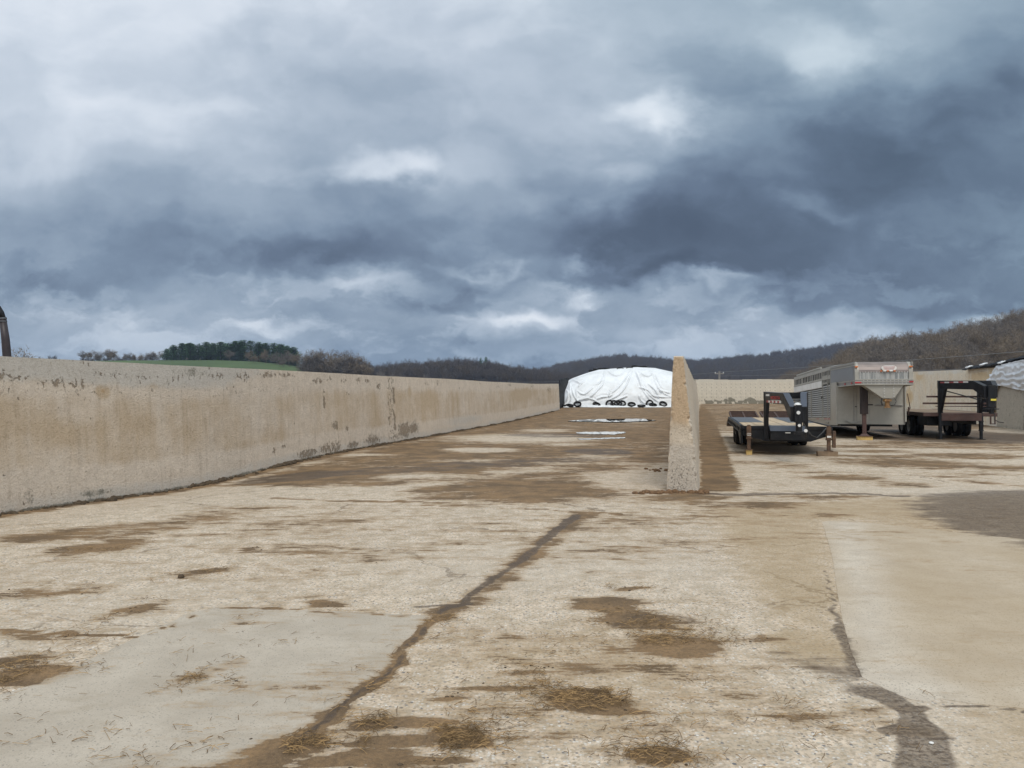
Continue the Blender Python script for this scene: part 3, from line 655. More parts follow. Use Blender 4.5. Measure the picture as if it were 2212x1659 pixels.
cprof = lambda z: (-.275+(z/2.29)*.250, .265-(z/2.29)*.105+0*z)
def cprofj(z):
    a, b = cprof(z); return a, b
cH = lambda t: 2.29-.05*sstep(np.array((1.2-t)/1.)) *0 + .02*math.sin(t*1.7)+.03*(vn2(np.array(t*2.), np.array(1.))-.5)
cw = wall('concrete_wall', 2.885, 13.02, CK, 0, 0, 0, cprofj, 60, cH, M_wc, centre_fields, jitter=.02,
     density=np.concatenate([np.linspace(0, 6, 160)[:-1], np.linspace(6, 62, 220)]).tolist(), label='tapered concrete dividing wall with its chipped tan end facing the yard')
# chip the arrises of the end
me = cw.data; vs = np.zeros(len(me.vertices)*3); me.vertices.foreach_get('co', vs); vs = vs.reshape(-1, 3)
a_, b_ = cprof(vs[:, 2]); dend = np.clip(1-np.abs(vs[:, 0])/.10, 0, 1)
for e, sg in ((a_, 1), (b_, -1)):
    near = np.clip(1-np.abs(vs[:, 1]-e)/.07, 0, 1)*dend
    amt = near*np.clip((fbm(vs[:, 2]*9+sg, vs[:, 0]*4+3, 4)-.36)*3.0, .12, 1)*(.05 if sg > 0 else .028)
    vs[:, 1] += sg*amt; vs[:, 0] += amt*.8
topn = np.clip((vs[:, 2]-2.2)/.09, 0, 1)*dend; vs[:, 2] -= topn*.05*fbm(vs[:, 1]*9, vs[:, 1]*0+2)
me.vertices.foreach_set('co', vs.ravel()); me.update()

# right wall
RWK = .27; RW0 = 22.5-RWK*33.8; RL = math.hypot(1, RWK)
def onright(px, py):
    r = (px-CX)/FOC; d = RW0/(r-RWK); return (d-37.)*RL, CAMH-(py-HY)/FOC*d-float(gz(r*d, d))
def right_fields(S, Zr, side):
    f = fld_of(S.shape)
    if side == 1:
        f[0] = .30+.35*fbm(S*.5, Zr*.3)+.25*sstep((Zr-2.2)/.4)*0
        for px, py, rx, rz, st in [(2725,1190,1.2,.5,.95),(2755,1130,1.,.25,.5),(2940,1130,2.,.25,.6),(2990,1120,1.,.3,.6),(2830,1200,1.5,.4,.35)]:
            s, z = onright(px, py); f[0] = f[0]+blob(S, Zr, s, z, rx, rz, st)
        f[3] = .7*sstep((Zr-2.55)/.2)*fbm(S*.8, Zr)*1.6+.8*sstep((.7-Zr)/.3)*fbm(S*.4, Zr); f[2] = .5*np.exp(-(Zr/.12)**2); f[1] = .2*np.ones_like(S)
    return f
wall('concrete_wall', RW0+RWK*37, 37., RWK, 0, 50, 200, lambda z: (-.35+0*z, .0-.03*z), 30, lambda t: 2.86+.003*t, M_wr, right_fields, label='far cream concrete wall on the right with rusty orange streaks, beyond the trailers')
def near_fields(S, Zr, side):
    f = fld_of(S.shape)
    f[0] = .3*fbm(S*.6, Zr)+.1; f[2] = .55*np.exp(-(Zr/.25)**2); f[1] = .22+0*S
    return f
nwr = tag(empty('panel_wall', (0, 0, 0)), 'grey brown wall of upright concrete panels at the right edge, capped by the white tarp', 'wall')
for i in range(9):
    t0 = -1.72*(i+1)+.0
    wall('concrete_panel', RW0+RWK*37+RWK/RL*t0+.0, 37.+t0/RL, RWK, 0.02, 1.70, 20, lambda z, i=i: (-.30+0*z, .06-.035*z+.014*(i % 2)), 20, lambda t: 2.35, M_wn, near_fields, jitter=.012, parent=nwr)

# back wall of the right-hand bunker: panels, stepped top
bx0, by0 = 3.3+.243*67+.3, 80.
bxr = RW0+RWK*80.5
bwall = tag(empty('back_wall', (0, 0, 0)), 'pale panelled concrete wall with rows of tie holes closing the far end of the right bunker', 'wall')
nP = 12; wP = (bxr-bx0+3.)/nP
def back_fields(S, Zr, side):
    f = fld_of(S.shape)
    if side == 0:
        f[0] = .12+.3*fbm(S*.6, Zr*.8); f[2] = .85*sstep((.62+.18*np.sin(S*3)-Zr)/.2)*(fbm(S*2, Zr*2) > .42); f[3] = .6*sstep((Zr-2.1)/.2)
    f[1] = .1+0*S
    return f
for i in range(nP):
    hh = 2.46+.02*(i % 3)+.012*i+(.06 if i in (0, 1) else 0)
    # panels run along x: k very large -> give them as objects turned a quarter
    o = wall('concrete_panel', 0, 0, 0, 0.003, wP-.003, 16, lambda z: (-.2+0*z, .0+0*z), 18, lambda t, hh=hh: hh, M_wb, lambda S, Zr, side, i=i: [a for a in (lambda q: [q[0], q[1], q[2], q[3]])(back_fields(S+i*wP, Zr, 0 if side in (0, 1) else 3))], jitter=.01, parent=bwall)
    x = bx0-2.0+i*wP; o.location = (x, 80.+.004*(i % 2), float(gz(x, 80))-float(gz(0, 0))); o.rotation_euler = (0, 0, R(0)); 
M_hole = mat('hole_dark', (.06, .05, .04), .9)
mb = MB()
for i in range(nP*3):
    for j in range(6):
        x = bx0-1.7+i*wP/3; z = .4+.35+j*.34
        mb.tube([(x, 79.83, z), (x, 79.772, z)], [.028, .028], 6)
o = mb.build('tie_hole', M_hole, bwall); o['kind'] = 'stuff'

# ------------------------------------------------------------------ silage pile under white tarp
M_tarp = mat('white_tarp', (.80, .82, .84), .5, var=.04, vscale=1.2, bump=.15, bscale=6., dirt=(.55, .55, .53), dirtamt=.35, dscale=.8)
M_blackplastic = mat('black_plastic', (.012, .014, .018), .7, spec=.2, var=.3, bump=.5, bscale=5.)
M_tyre = mat('tyre_rubber', (.014, .014, .015), .8, var=.3, vscale=9, bump=.3, bscale=60, dirt=(.06, .05, .04), dirtamt=.35, spec=.25)
F0 = 66.0
def px_of(x, y, z): return CX+FOC*x/y, HY-FOC*(z-CAMH)/y
top_px = [(1690,1205),(1692,1190),(1696,1170),(1702,1155),(1709,1146),(1735,1129),(1765,1118),(1796,1109),(1850,1105),(1909,1101),(1965,1104),(2015,1115),(2060,1128),(2110,1150),(2150,1180),(2180,1210)]
FOLD = [ # traced folds, 4.608 px per source pixel from (1640,1040): points, width px, height m
 [(800,335),(785,500),(700,600),(600,690),(440,742)],[(1185,330),(1150,420),(1110,520),(1010,650),(840,745)],[(1170,325),(1060,480),(980,570),(880,650)],[(1240,350),(1320,580),(1430,735)],
 [(1232,350),(1290,480),(1390,640),(1540,760)],[(1280,345),(1350,400),(1420,405),(1455,370)],[(1480,410),(1540,560),(1620,640),(1720,695)],[(1400,510),(1500,600),(1560,715)],
 [(645,560),(540,645),(470,645),(420,600)],[(320,520),(322,640),(340,720),(300,800)],[(410,590),(412,740)],[(430,742),(540,712),(640,730),(720,775)],[(690,725),(760,695),(850,690)],
 [(840,330),(900,380),(980,400),(1100,350)],[(1280,560),(1400,600),(1480,680),(1700,700)],[(880,600),(860,680),(905,660)],[(1280,680),(1300,740),(1360,790)],[(1500,400),(1580,560)],[(250,590),(300,640),(280,760)],
 [(345,560),(370,660),(440,780)],[(950,745),(1060,700),(1110,680)],[(1560,600),(1700,640)],[(360,460),(480,510)],[(700,520),(760,470),(780,420)],[(540,470),(470,520),(440,560)]]
nx, nv = 520, 230
xg = np.linspace(4.2, 16.9, nx)
topx = np.array([(p[0]-CX)/FOC for p in top_px])
ridge_y = 71.5
hz = np.array([CAMH+(HY-p[1])/FOC*ridge_y for p in top_px]); xr = topx*ridge_y
vg = np.linspace(0, 1, nv)
Xp = np.zeros((nx, nv)); Yp = np.zeros((nx, nv)); Zp = np.zeros((nx, nv))
gb = .30
for i, x in enumerate(xg):
    # x is measured at the ridge; the foot spreads a little
    h = np.interp(x, xr, hz, left=gb, right=gb) - gb
    t = np.clip(vg/.72, 0, 1)
    # steep face, rounding into the ridge, then falling gently behind
    zf = h*np.sin(t*np.pi/2)**.92
    yf = F0 + (ridge_y-F0)*(1-np.cos(t*np.pi/2))**.95
    b = np.clip((vg-.72)/.28, 0, 1)
    z = np.where(vg < .72, zf, h*(1-.04*b-.95*b**6)); y = np.where(vg < .72, yf, ridge_y+18*b)
    Xp[i] = x*(yf/ridge_y)*(vg < .72)+x*(1+.0*b)*(vg >= .72); Yp[i] = y; Zp[i] = gb+z
qx, qy = CX+FOC*Xp/Yp, HY-FOC*(Zp-CAMH)/Yp
disp = np.zeros(qx.shape)
for k, pts in enumerate(FOLD):
    pp = [(1640+a/4.608, 1040+b/4.608) for a, b in pts]
    # refine into a smooth curve
    P_ = []
    for i in range(len(pp)-1):
        for t in np.linspace(0, 1, 5)[:-1]:
            p0 = pp[max(i-1, 0)]; p1 = pp[i]; p2 = pp[i+1]; p3 = pp[min(i+2, len(pp)-1)]
            f = lambda a, b, c, d: .5*((2*b)+(-a+c)*t+(2*a-5*b+4*c-d)*t*t+(-a+3*b-3*c+d)*t**3)
            P_.append((f(p0[0], p1[0], p2[0], p3[0]), f(p0[1], p1[1], p2[1], p3[1])))
    P_.append(pp[-1])
    d, t = segd(qx, qy, P_)
    env = np.sin(np.pi*np.clip(t*.92+.06, 0, 1))**.5
    disp += env*(.17*np.exp(-(d/2.1)**2) - .07*np.exp(-((d-5)/3.)**2))
disp += (fbm(Xp*1.1, Zp*1.6+Yp*.3, 5)-.5)*.14 + (fbm(Xp*4, Zp*4, 3)-.5)*.03
fr = sstep(vg/.05)*sstep((1-vg)/.1)
Yp -= disp*fr*(vg < .8)*.9; Zp += disp*fr*.35*(vg > .3)
me = newmesh('silage_pile', np.stack([Xp, Yp, Zp], -1).reshape(-1, 3), gridfaces(nx, nv)[:, ::-1], M_tarp, True)
pile = tag(empty('silage_pile', (9.5, 68, .33)), 'big silage mound under a wrinkled white tarp at the end of the left bunker', 'silage pile')
o = link('tarp', me, pile); o.matrix_parent_inverse = Matrix.Translation((-9.5, -68, -.33))
# loose skirt of the tarp on the floor
sx = np.linspace(4.35, 15.3, 260); sw = np.linspace(0, 1, 9)
SX, SW = np.meshgrid(sx, sw, indexing='ij')
edge = 65.25+1.1*(fbm(SX*.9, SX*0, 4)-.5)
SY = edge+(66.35-edge)*SW; SZ = gz(SX, SY)+.02+.17*np.sin(np.pi*np.clip(SW*1.05, 0, 1))**.6*(.35+1.1*fbm(SX*2.2, SY*2.5, 3))
me = newmesh('tarp_skirt', np.stack([SX-9.5, SY-68, SZ-.33], -1).reshape(-1, 3), gridfaces(260, 9), M_tarp, True)
o = link('tarp_skirt', me, pile)
# black underlay showing at the left edge of the mound
bx = np.linspace(0, 1, 40); bz = np.linspace(0, 1, 50); BX, BZ = np.meshgrid(bx, bz, indexing='ij')
hh_ = 2.28
XX = 3.78+BX*(.55+.55*BZ)+.06*np.sin(BZ*9); YY = 62.2+BX*4.6-.5*fbm(BX*6, BZ*7)+.3*BZ; ZZ = .26+BZ*(hh_+.25*BX+.18*fbm(BX*9, BZ*3))
me = newmesh('underlay', np.stack([XX-9.5, YY-68, ZZ-.33], -1).reshape(-1, 3), gridfaces(40, 50)[:, ::-1], M_blackplastic, True)
sol = link('underlay', me, pile); sol.modifiers.new('solid', 'SOLIDIFY').thickness = .03

def tyre_mesh(name, r=.34, wd=.2, n=28, q=.60):
    mb = MB(); w2 = wd/2
    prof = [(r*q, -w2*.75), (r*.80, -w2), (r*.95, -w2*.9), (r, -w2*.6), (r, w2*.6), (r*.95, w2*.9), (r*.80, w2), (r*q, w2*.75), (r*(q+.04), w2*.5), (r*.86, w2*.6), (r*.90, 0), (r*.86, -w2*.6), (r*(q+.04), -w2*.5)]
    mb.lathe(prof, n, 'x')
    me = newmesh(name, mb.v, mb.f, M_tyre, True)
    import bmesh
    bm = bmesh.new(); bm.from_mesh(me); bmesh.ops.recalc_face_normals(bm, faces=bm.faces[:]); bm.to_mesh(me); bm.free()
    return me
tm0 = tyre_mesh('tyre', .35, .16, 28, .64)
# x px, y px (crop), lean in degrees from flat, turn
TY = [(232,862,4,0,'flat black tyre on the tarp skirt beside the end of the left wall'),(318,832,12,20,'small black tyre between the left wall and the first leaning tyre'),
      (425,822,38,-8,'first leaning black tyre from the left wall at the foot of the white mound'),(690,826,28,25,'lone black tyre on the tarp skirt left of the tyre cluster'),
      (868,812,62,-20,'leaning ring-like tyre at the left end of the tyre cluster'),(935,796,58,10,'second tyre of the cluster, overlapping the ring-like one'),(985,800,55,-5,'middle tyre of the cluster at the foot of the mound'),
      (1040,802,52,-15,'right tyre of the cluster at the foot of the mound'),(1175,806,30,0,'low black tyre just right of the tyre cluster'),(1310,820,6,0,'flat black tyre left of the upright tyre'),
      (1422,782,72,-30,'upright black tyre standing out against the white tarp'),(1470,812,20,20,'flat tyre lying in front of the upright tyre'),(1610,802,40,12,'last leaning tyre, next to the dividing wall')]
for (a, b, lean, turn, lab) in TY:
    px = 1640+a/4.608; py = 1040+b/4.608
    y = 65.7-(.25 if lean < 15 else 0); x = (px-CX)/FOC*y
    o = link('tyre', tm0); gzz = float(gz(x, y))
    o.location = (x, y, gzz+.02+.28*math.sin(R(lean))+ (.10*math.cos(R(lean))))
    o.rotation_euler = (Matrix.Rotation(R(turn), 3, 'Z') @ Matrix.Rotation(R(lean), 3, 'X') @ Matrix.Rotation(R(90), 3, 'Y')).to_euler()
    tag(o, lab, 'tyre', 'tyres holding down the tarp at the foot of the mound')
TT = [(1020,312,'left tyre of the pair lying on the crest of the white mound'),(1150,305,'right tyre of the pair lying on the crest of the white mound')]
for a, b, lab in TT:
    px = 1640+a/4.608; y = 70.2; x = (px-CX)/FOC*y
    o = link('tyre', tm0); o.location = (x, y, CAMH+(HY-(1040+b/4.608))/FOC*y-.02); o.rotation_euler = (Matrix.Rotation(R(26), 3, 'X') @ Matrix.Rotation(R(90), 3, 'Y')).to_euler()
    tag(o, lab, 'tyre', 'tyres on the crest of the mound')
for a0, a1, lab in [(1195,1370,'row of dark tyres along the crest of the mound, right of the pair'),(600,850,'dark tyres lying along the left shoulder of the mound')]:
    n = 3 if a0 > 1000 else 4
    for i in range(n):
        a = a0+(a1-a0)*(i+.5)/n; px = 1640+a/4.608; y = 72.0; x = (px-CX)/FOC*y; z = np.interp(x, xr, hz)
        o = link('tyre', tm0); o.location = (x, y, z+.06); o.rotation_euler = (R(4)*rnd.uniform(-1, 1), R(90), 0)
        o.rotation_euler = (Matrix.Rotation(R(rnd.uniform(2, 10)), 3, 'X') @ Matrix.Rotation(R(90), 3, 'Y')).to_euler()
        tag(o, ('black tyre in the flat row along the crest right of the pair of rings' if a0 > 1000 else 'black tyre lying flat on the left shoulder of the mound'), 'tyre', lab)

# puddles: flat water
def puddle(pts, lab):
    m = M_water
    poly = [G(1640+a/4.608, 1040+b/4.608) for a, b in pts]
    z = max(float(gz(*p)) for p in poly)+.012
    xs = []
    n = len(poly)
    out = []
    for i in range(n):
        a, b = poly[i], poly[(i+1) % n]
        for j in range(6):
            t = j/6; out.append((a[0]+(b[0]-a[0])*t+.03*(rnd.random()-.5), a[1]+(b[1]-a[1])*t+.25*(rnd.random()-.5), z))
    me = newmesh('puddle', out+[(p[0], p[1], z-.05) for p in out], [list(range(len(out)))]+[[i, i+len(out), (i+1) % len(out)+len(out), (i+1) % len(out)] for i in range(len(out))], m)
    o = link('puddle', me); tag(o, lab, None, None, 'structure'); return o
M_water = mat('puddle_water', (.05, .045, .035), .02, var=.05, spec=1.0); 
for nd in M_water.node_tree.nodes:
    if nd.type == 'BSDF_PRINCIPLED':
        for l in list(nd.inputs['Roughness'].links): M_water.node_tree.links.remove(l)
        nd.inputs['Roughness'].default_value = .015; nd.inputs['IOR'].default_value = 1.5
puddle([(290,1036),(420,1020),(600,1010),(800,1004),(1000,1001),(1200,998),(1350,1000),(1400,1012),(1510,1027),(1400,1038),(1200,1046),(1000,1053),(850,1053),(700,1046),(500,1044)], 'long puddle mirroring the white mound')
puddle([(400,1190),(520,1182),(700,1180),(900,1178),(1075,1180),(1090,1190),(1040,1205),(960,1212),(940,1222),(850,1216),(700,1214),(560,1212),(420,1204)], 'second puddle mirroring the white mound')
puddle([(420,1276),(620,1270),(800,1262),(1085,1256),(1080,1268),(900,1276),(700,1282),(480,1290)], 'thin nearest puddle mirroring the white mound')

# ------------------------------------------------------------------ tarp and plastic over the right wall
def rpt(t, off, z):     # t along the right wall line from y=37 (towards the viewer is negative), off towards the yard
    y = 37+t/RL; x = RW0+RWK*y; nxn, nyn = -1/RL, RWK/RL
    return x+nxn*off, y+nyn*off, z
tt_ = np.linspace(1.6, -9., 260); ww_ = np.linspace(0, 1, 90)
TTm, WWm = np.meshgrid(tt_, ww_, indexing='ij')
low = np.interp(-TTm, [-1.6, -.9, .1, .35, .6, 2., 4., 9.], [1.62, 1.58, 1.66, 1.9, 1.98, 1.86, 1.72, 1.55])
topz = np.interp(-TTm, [-1.6, -.6, .5, 3., 9.], [1.9, 2.45, 2.93, 3.05, 3.2])
hang = WWm < .6; q = np.clip(WWm/.6, 0, 1); b = np.clip((WWm-.6)/.4, 0, 1)
zz = np.where(hang, low+(topz-low)*q, topz+.35*np.sin(b*1.5)-.0)
off = np.where(hang, .16+.28*(1-q)**1.5*0+.10*np.sin(q*3.1), .16-b*5.0)
wr = .05*np.sin((zz*24+fbm(TTm*1.5, zz*2, 3)*9))*hang*(.4+.6*fbm(TTm*.8, zz))+.12*(fbm(TTm*1.5, zz*3, 4)-.5)
P3 = np.stack(rpt(TTm, off+wr, zz+wr*.3), -1)
me = newmesh('wall_tarp', P3.reshape(-1, 3), gridfaces(260, 90), M_tarp, True)
wt = tag(link('wall_tarp', me), 'wrinkled white tarp hanging over the panel wall at the right edge', 'tarp')
wt.modifiers.new('solid', 'SOLIDIFY').thickness = .02
tb = np.linspace(1.7, .25, 50); wb = np.linspace(0, 1, 40); TB, WB = np.meshgrid(tb, wb, indexing='ij')
P3 = np.stack(rpt(TB, .12+.10*np.sin(TB*16)*(.5+.5*WB)+.05*fbm(TB*5, WB*5), .62+WB*1.25+.08*fbm(TB*6, WB)), -1)
me = newmesh('black_sheet', P3.reshape(-1, 3), gridfaces(50, 40), M_blackplastic, True)
o = tag(link('black_sheet', me), 'black plastic sheet hanging in folds below the white tarp', 'plastic sheet'); o.modifiers.new('solid', 'SOLIDIFY').thickness = .02
# black plastic and tyres along the top
tb = np.linspace(4.9, -10, 200); wb = np.linspace(0, 1, 14); TB, WB = np.meshgrid(tb, wb, indexing='ij')
tzz = np.interp(-TB, [-4.9, -3, 0, 3., 9.], [2.90, 2.93, 3.02, 3.15, 3.35])
P3 = np.stack(rpt(TB, .16-WB*.9+.10*fbm(TB*2, WB*2), tzz+.18*np.sin(WB*3.)*(.4+fbm(TB*1.8, WB, 3))+.12*(fbm(TB*3, WB*4)-.5)-.04), -1)
me = newmesh('black_sheet', P3.reshape(-1, 3), gridfaces(200, 14), M_blackplastic, True)
o = tag(link('black_sheet', me), 'crumpled black plastic strip along the top of the right wall', 'plastic sheet'); o.modifiers.new('solid', 'SOLIDIFY').thickness = .03
for i, (t, lab) in enumerate([(3.9, 'white scrap of tarp at the far end of the black plastic strip'), (1.6, 'white scrap of tarp midway along the black plastic strip'), (-1.0, 'white scrap of tarp on the black strip above the hanging tarp')]):
    mb = MB(); n = 10
    vs = []
    for a in range(n):
        for c in range(4):
            x, y, z = rpt(t+(a/n-.5)*.7, .24-c*.07, 3.0+.03*math.sin(a*1.7+c)+.03*c-(.06 if t > 3 else 0))
            vs.append((x, y, z))
    me = newmesh('tarp_scrap', vs, gridfaces(n, 4), M_tarp, True)
    o = tag(link('tarp_scrap', me), lab, 'tarp'); o.modifiers.new('solid', 'SOLIDIFY').thickness = .03

# ------------------------------------------------------------------ trailers
M_blk = mat('black_paint', (.008, .009, .012), .42, var=.25, vscale=3, dirt=(.035, .032, .03), dirtamt=.4, dscale=4, spec=.3)
M_blktop = mat('black_paint_skylit', (.055, .066, .09), .55, var=.12, vscale=4)  # paler bluish copy of the black paint: light on upper faces painted in
M_wood = mat('deck_wood', (.50, .385, .255), .8, var=.28, vscale=5, bump=.3, bscale=30, dirt=(.30, .27, .23), dirtamt=.5, dscale=2)
M_plate = mat('steel_plate', (.12, .125, .135), .5, metal=.4, var=.2)
M_sleeve = mat('dark_brown_steel', (.030, .020, .018), .8, var=.3)
M_rust = mat('rusty_steel', (.085, .05, .038), .8, var=.3, vscale=7, dirt=(.06, .04, .035), dirtamt=.6)
M_rust2 = mat('brown_primer_steel', (.085, .042, .034), .7, var=.25, vscale=3, dirt=(.08, .06, .055), dirtamt=.6)
M_jack = mat('jack_steel', (.13, .075, .045), .75, var=.35, vscale=9, dirt=(.05, .04, .035), dirtamt=.5)
M_red = mat('red_reflector', (.42, .03, .035), .35, var=.1)
M_redf = mat('faded_red_tape', (.40, .09, .09), .6, var=.2)
M_white = mat('white_paint', (.78, .77, .74), .5, var=.06, dirt=(.5, .47, .42), dirtamt=.4)
M_amber = mat('amber_lens', (.60, .16, .03), .3, var=.1)
M_block = mat('yellow_timber', (.55, .38, .14), .8, var=.2, vscale=6, bump=.3, bscale=30)
M_beam = mat('weathered_timber', (.22, .155, .10), .85, var=.25, vscale=6, bump=.3, bscale=30)
M_rim = mat('wheel_rim', (.30, .30, .30), .5, metal=.6)
M_chrome = mat('bright_lens', (.75, .75, .74), .25, var=.1)
M_yel = mat('yellow_label', (.75, .62, .08), .5)
M_hose = mat('black_hose', (.03, .028, .026), .6)

def wheel(parent, x, y, r=.375, wd=.24, out=-1, name='wheel', z=None):
    wv = empty(name, (x, y, r-.005 if z is None else z)); wv.parent = parent
    t = link('tyre', tyre_mesh('trailer_tyre', r, wd, 30), wv)
    mb = MB(); mb.lathe([(.02, out*wd*.18), (r*.5, out*wd*.12), (r*.62, out*wd*.34), (r*.62, -out*wd*.3), (.02, -out*wd*.3)], 20, 'x'); mb.cyl((out*wd*.1, 0, 0), (out*wd*.45, 0, 0), .06)
    mb.build('rim', M_rim, wv, smooth=False)
    return wv
def jack(parent, x, y, ztop, zfoot, w_=.11, m=None, foot=.2, name='jack'):
    mb = MB(); m = m or M_jack
    mb.box(x-w_/2, x+w_/2, y-w_/2, y+w_/2, zfoot+.30, ztop)
    mb.box(x-w_*.38, x+w_*.38, y-w_*.38, y+w_*.38, zfoot+.02, zfoot+.30)
    mb.box(x-w_*.62, x+w_*.62, y-w_*.62, y+w_*.62, zfoot+.30, zfoot+.33); mb.box(x-w_*.62, x+w_*.62, y-w_*.62, y+w_*.62, ztop-.22, ztop-.19)
    mb.box(x-w_*.62, x+w_*.62, y-w_*.62, y+w_*.62, ztop-.34, ztop-.31)
    mb.box(x-foot/2, x+foot/2, y-foot/2, y+foot/2, zfoot, zfoot+.02)
    mb.cyl((x, y, ztop), (x, y, ztop+.04), w_*.4)
    return mb.build(name, m, parent, bevel=.004)

def gooseneck_beams(root, M, Mt, us, ztop, zb, bendy, bendx, endy, endx, zend, depth=.27, w_=.10, zdeck=.75, gus=.16):
    """Two side beams: upright, level run, sloped end; each with a top flange, painted as if lit where Mt is paler."""
    for sg in (-1, 1):
        mb = MB(); x0 = sg*us; x1 = sg*bendx; x2 = sg*endx
        mb.box(x0-w_/2, x0+w_/2, -.08, .10, zb, ztop)
        # gusset in front of the upright, towards the level run
        mb.hexa([(x0-w_*.35, -.08, ztop-depth), (x0+w_*.35, -.08, ztop-depth), (x0+w_*.35, -.08, zdeck), (x0-w_*.35, -.08, zdeck)],
                [(x0-w_*.35-sg*.03, -.08-gus, ztop-depth), (x0+w_*.35-sg*.03, -.08-gus, ztop-depth), (x0+w_*.35, -.09, zdeck), (x0-w_*.35, -.09, zdeck)])
        def rect(x, y, z1, z0): return [(x-w_/2, y, z0), (x+w_/2, y, z0), (x+w_/2, y, z1), (x-w_/2, y, z1)]
        a = rect(x0, -.0, ztop-.004, ztop-depth); bb = rect(x1, bendy, ztop-.03, ztop-.03-depth); c = rect(x2, endy, zend, zend-depth-.08)
        mb.hexa(a, bb); mb.hexa(bb, c)
        mb.build('neck_beam', M, root, bevel=.006)
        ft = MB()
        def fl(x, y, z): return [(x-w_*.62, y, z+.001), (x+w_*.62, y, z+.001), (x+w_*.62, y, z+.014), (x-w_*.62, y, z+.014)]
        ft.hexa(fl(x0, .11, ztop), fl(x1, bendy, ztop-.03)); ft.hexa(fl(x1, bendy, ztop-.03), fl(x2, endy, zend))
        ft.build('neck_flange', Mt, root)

# --- black flatbed
ang1 = -math.atan(.232)
t1r = tag(empty('flatbed_trailer', (7.33, 20.6, 0), (0, 0, ang1)), 'black gooseneck flatbed trailer with a plank deck, nearest to the dividing wall', 'trailer')
DZ = .775; HWd = 1.17; DL = 6.9
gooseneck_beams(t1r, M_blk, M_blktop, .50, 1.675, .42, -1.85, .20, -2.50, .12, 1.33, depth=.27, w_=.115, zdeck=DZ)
mb = MB(); mb.box(-.56, .56, .03, .12, 1.50, 1.672); mb.build('crossbar', M_blk, t1r, bevel=.006)
mb = MB(); mb.box(-.33, .33, -1.25, -1.17, 1.46, 1.50); mb.build('rung', M_plate, t1r, bevel=.004)
mb = MB(); mb.box(-.20, .20, -1.75, -1.67, 1.25, 1.32); mb.build('rung', M_plate, t1r, bevel=.004)
cp = MB(); cp.box(-.10, .10, -2.62, -2.48, .97, 1.34); cp.cyl((0, -2.56, .70), (0, -2.56, 1.38), .075, 14); cp.box(-.10, .10, -2.66, -2.44, .69, .76)
cpo = cp.build('coupler', M_blk, t1r, bevel=.006)
mb = MB(); mb.tube([(-.02, -2.50, 1.36), (-.02, -2.50, 1.39), (-.02, -2.50, 1.42), (-.02, -2.50, 1.435)], [.085, .082, .055, .01], 14); mb.build('cap', M_chrome, cpo, smooth=True)
mb = MB(); mb.cyl((-.02, -2.63, 1.20), (-.02, -2.655, 1.20), .042, 16); mb.build('lamp', M_chrome, cpo)
mb = MB(); mb.cyl((.0, -2.63, .90), (.0, -2.66, .90), .035, 12); mb.build('lamp', M_chrome, cpo); mb = MB(); mb.cyl((.14, -2.62, .78), (.14, -2.66, .78), .04, 12); mb.build('lamp', M_chrome, cpo)
mb = MB(); mb.tube([(.18, -2.5, .80), (.30, -2.45, .66), (.44, -2.3, .60), (.62, -2.0, .72), (.80, -1.3, .78), (.93, -.5, .70)], .014, 6); mb.tube([(.10, -2.6, .95), (.17, -2.63, .8), (.14, -2.6, .62)], .012, 6)
mb.build('hose', M_hose, t1r, smooth=True)
# front frame, toolbox, side rails
mb = MB()
mb.prism([(-1.10, .68), (-1.10, .50), (-.62, .40), (-.55, .36), (.62, .36), (1.02, .50), (1.10, .56), (1.10, .68)], 'y', -.02, .10)
mb.box(-HWd, HWd, -.05, .02, .68, DZ-.006)
mb.build('front_frame', M_blk, t1r, bevel=.006)
mb = MB(); mb.box(-.43, .43, -.40, -.03, .42, .655); mb.build('toolbox', M_blk, t1r, bevel=.008)
mb = MB(); mb.hexa([(-.44, -.42, .655), (.44, -.42, .655), (.44, -.02, .70), (-.44, -.02, .70)], [(-.44, -.42, .675), (.44, -.42, .675), (.44, -.02, .79), (-.44, -.02, .79)])
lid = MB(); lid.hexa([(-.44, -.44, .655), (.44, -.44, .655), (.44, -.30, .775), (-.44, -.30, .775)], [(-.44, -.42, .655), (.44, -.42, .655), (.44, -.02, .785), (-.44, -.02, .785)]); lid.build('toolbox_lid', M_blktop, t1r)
mb = MB(); mb.box(-.06, .07, -.425, -.402, .60, .625); mb.build('handle', M_white, t1r)
for sg in (-1, 1):
    mb = MB(); x = sg*(HWd-.03); mb.box(x-.03, x+.03, .02, DL, .60, DZ+.012); mb.box(x-.045*sg*0-.05, x+.05, .02, DL, .585, .60)
    for k in range(9): mb.box(x+sg*.03, x+sg*.055, .5+k*.72, .62+k*.72, .63, .72)
    mb.build('side_rail', M_blk, t1r, bevel=.004)
    mb = MB(); mb.box(sg*.45-.06, sg*.45+.06, .1, DL-.1, .40, .70); mb.build('frame_beam', M_blk, t1r)
# planks: one by one
pw = .178; npl = 12
for i in range(npl):
    x0 = -1.07+i*pw; 
    if i in (5, 6) and False: continue
    steel = i in (0, 1, 2, 3) or i in (8, 9, 10, 11)
    ye = 2.35 if steel else DL
    mb = MB(); mb.box(x0+.004, x0+pw-.006, .03, ye, DZ-.045, DZ-.004+rnd.uniform(-.003, .003)); mb.build('plank', M_wood, t1r)
for x0, x1 in ((-1.07, -.36), (.36, 1.07)):
    mb = MB(); mb.box(x0, x1-.004, 2.36, DL, DZ-.03, DZ+.002); mb.build('deck_plate', M_plate, t1r)
mb = MB(); mb.box(-.385, -.36, .03, DL, DZ-.01, DZ+.004); mb.build('deck_strip', M_plate, t1r)
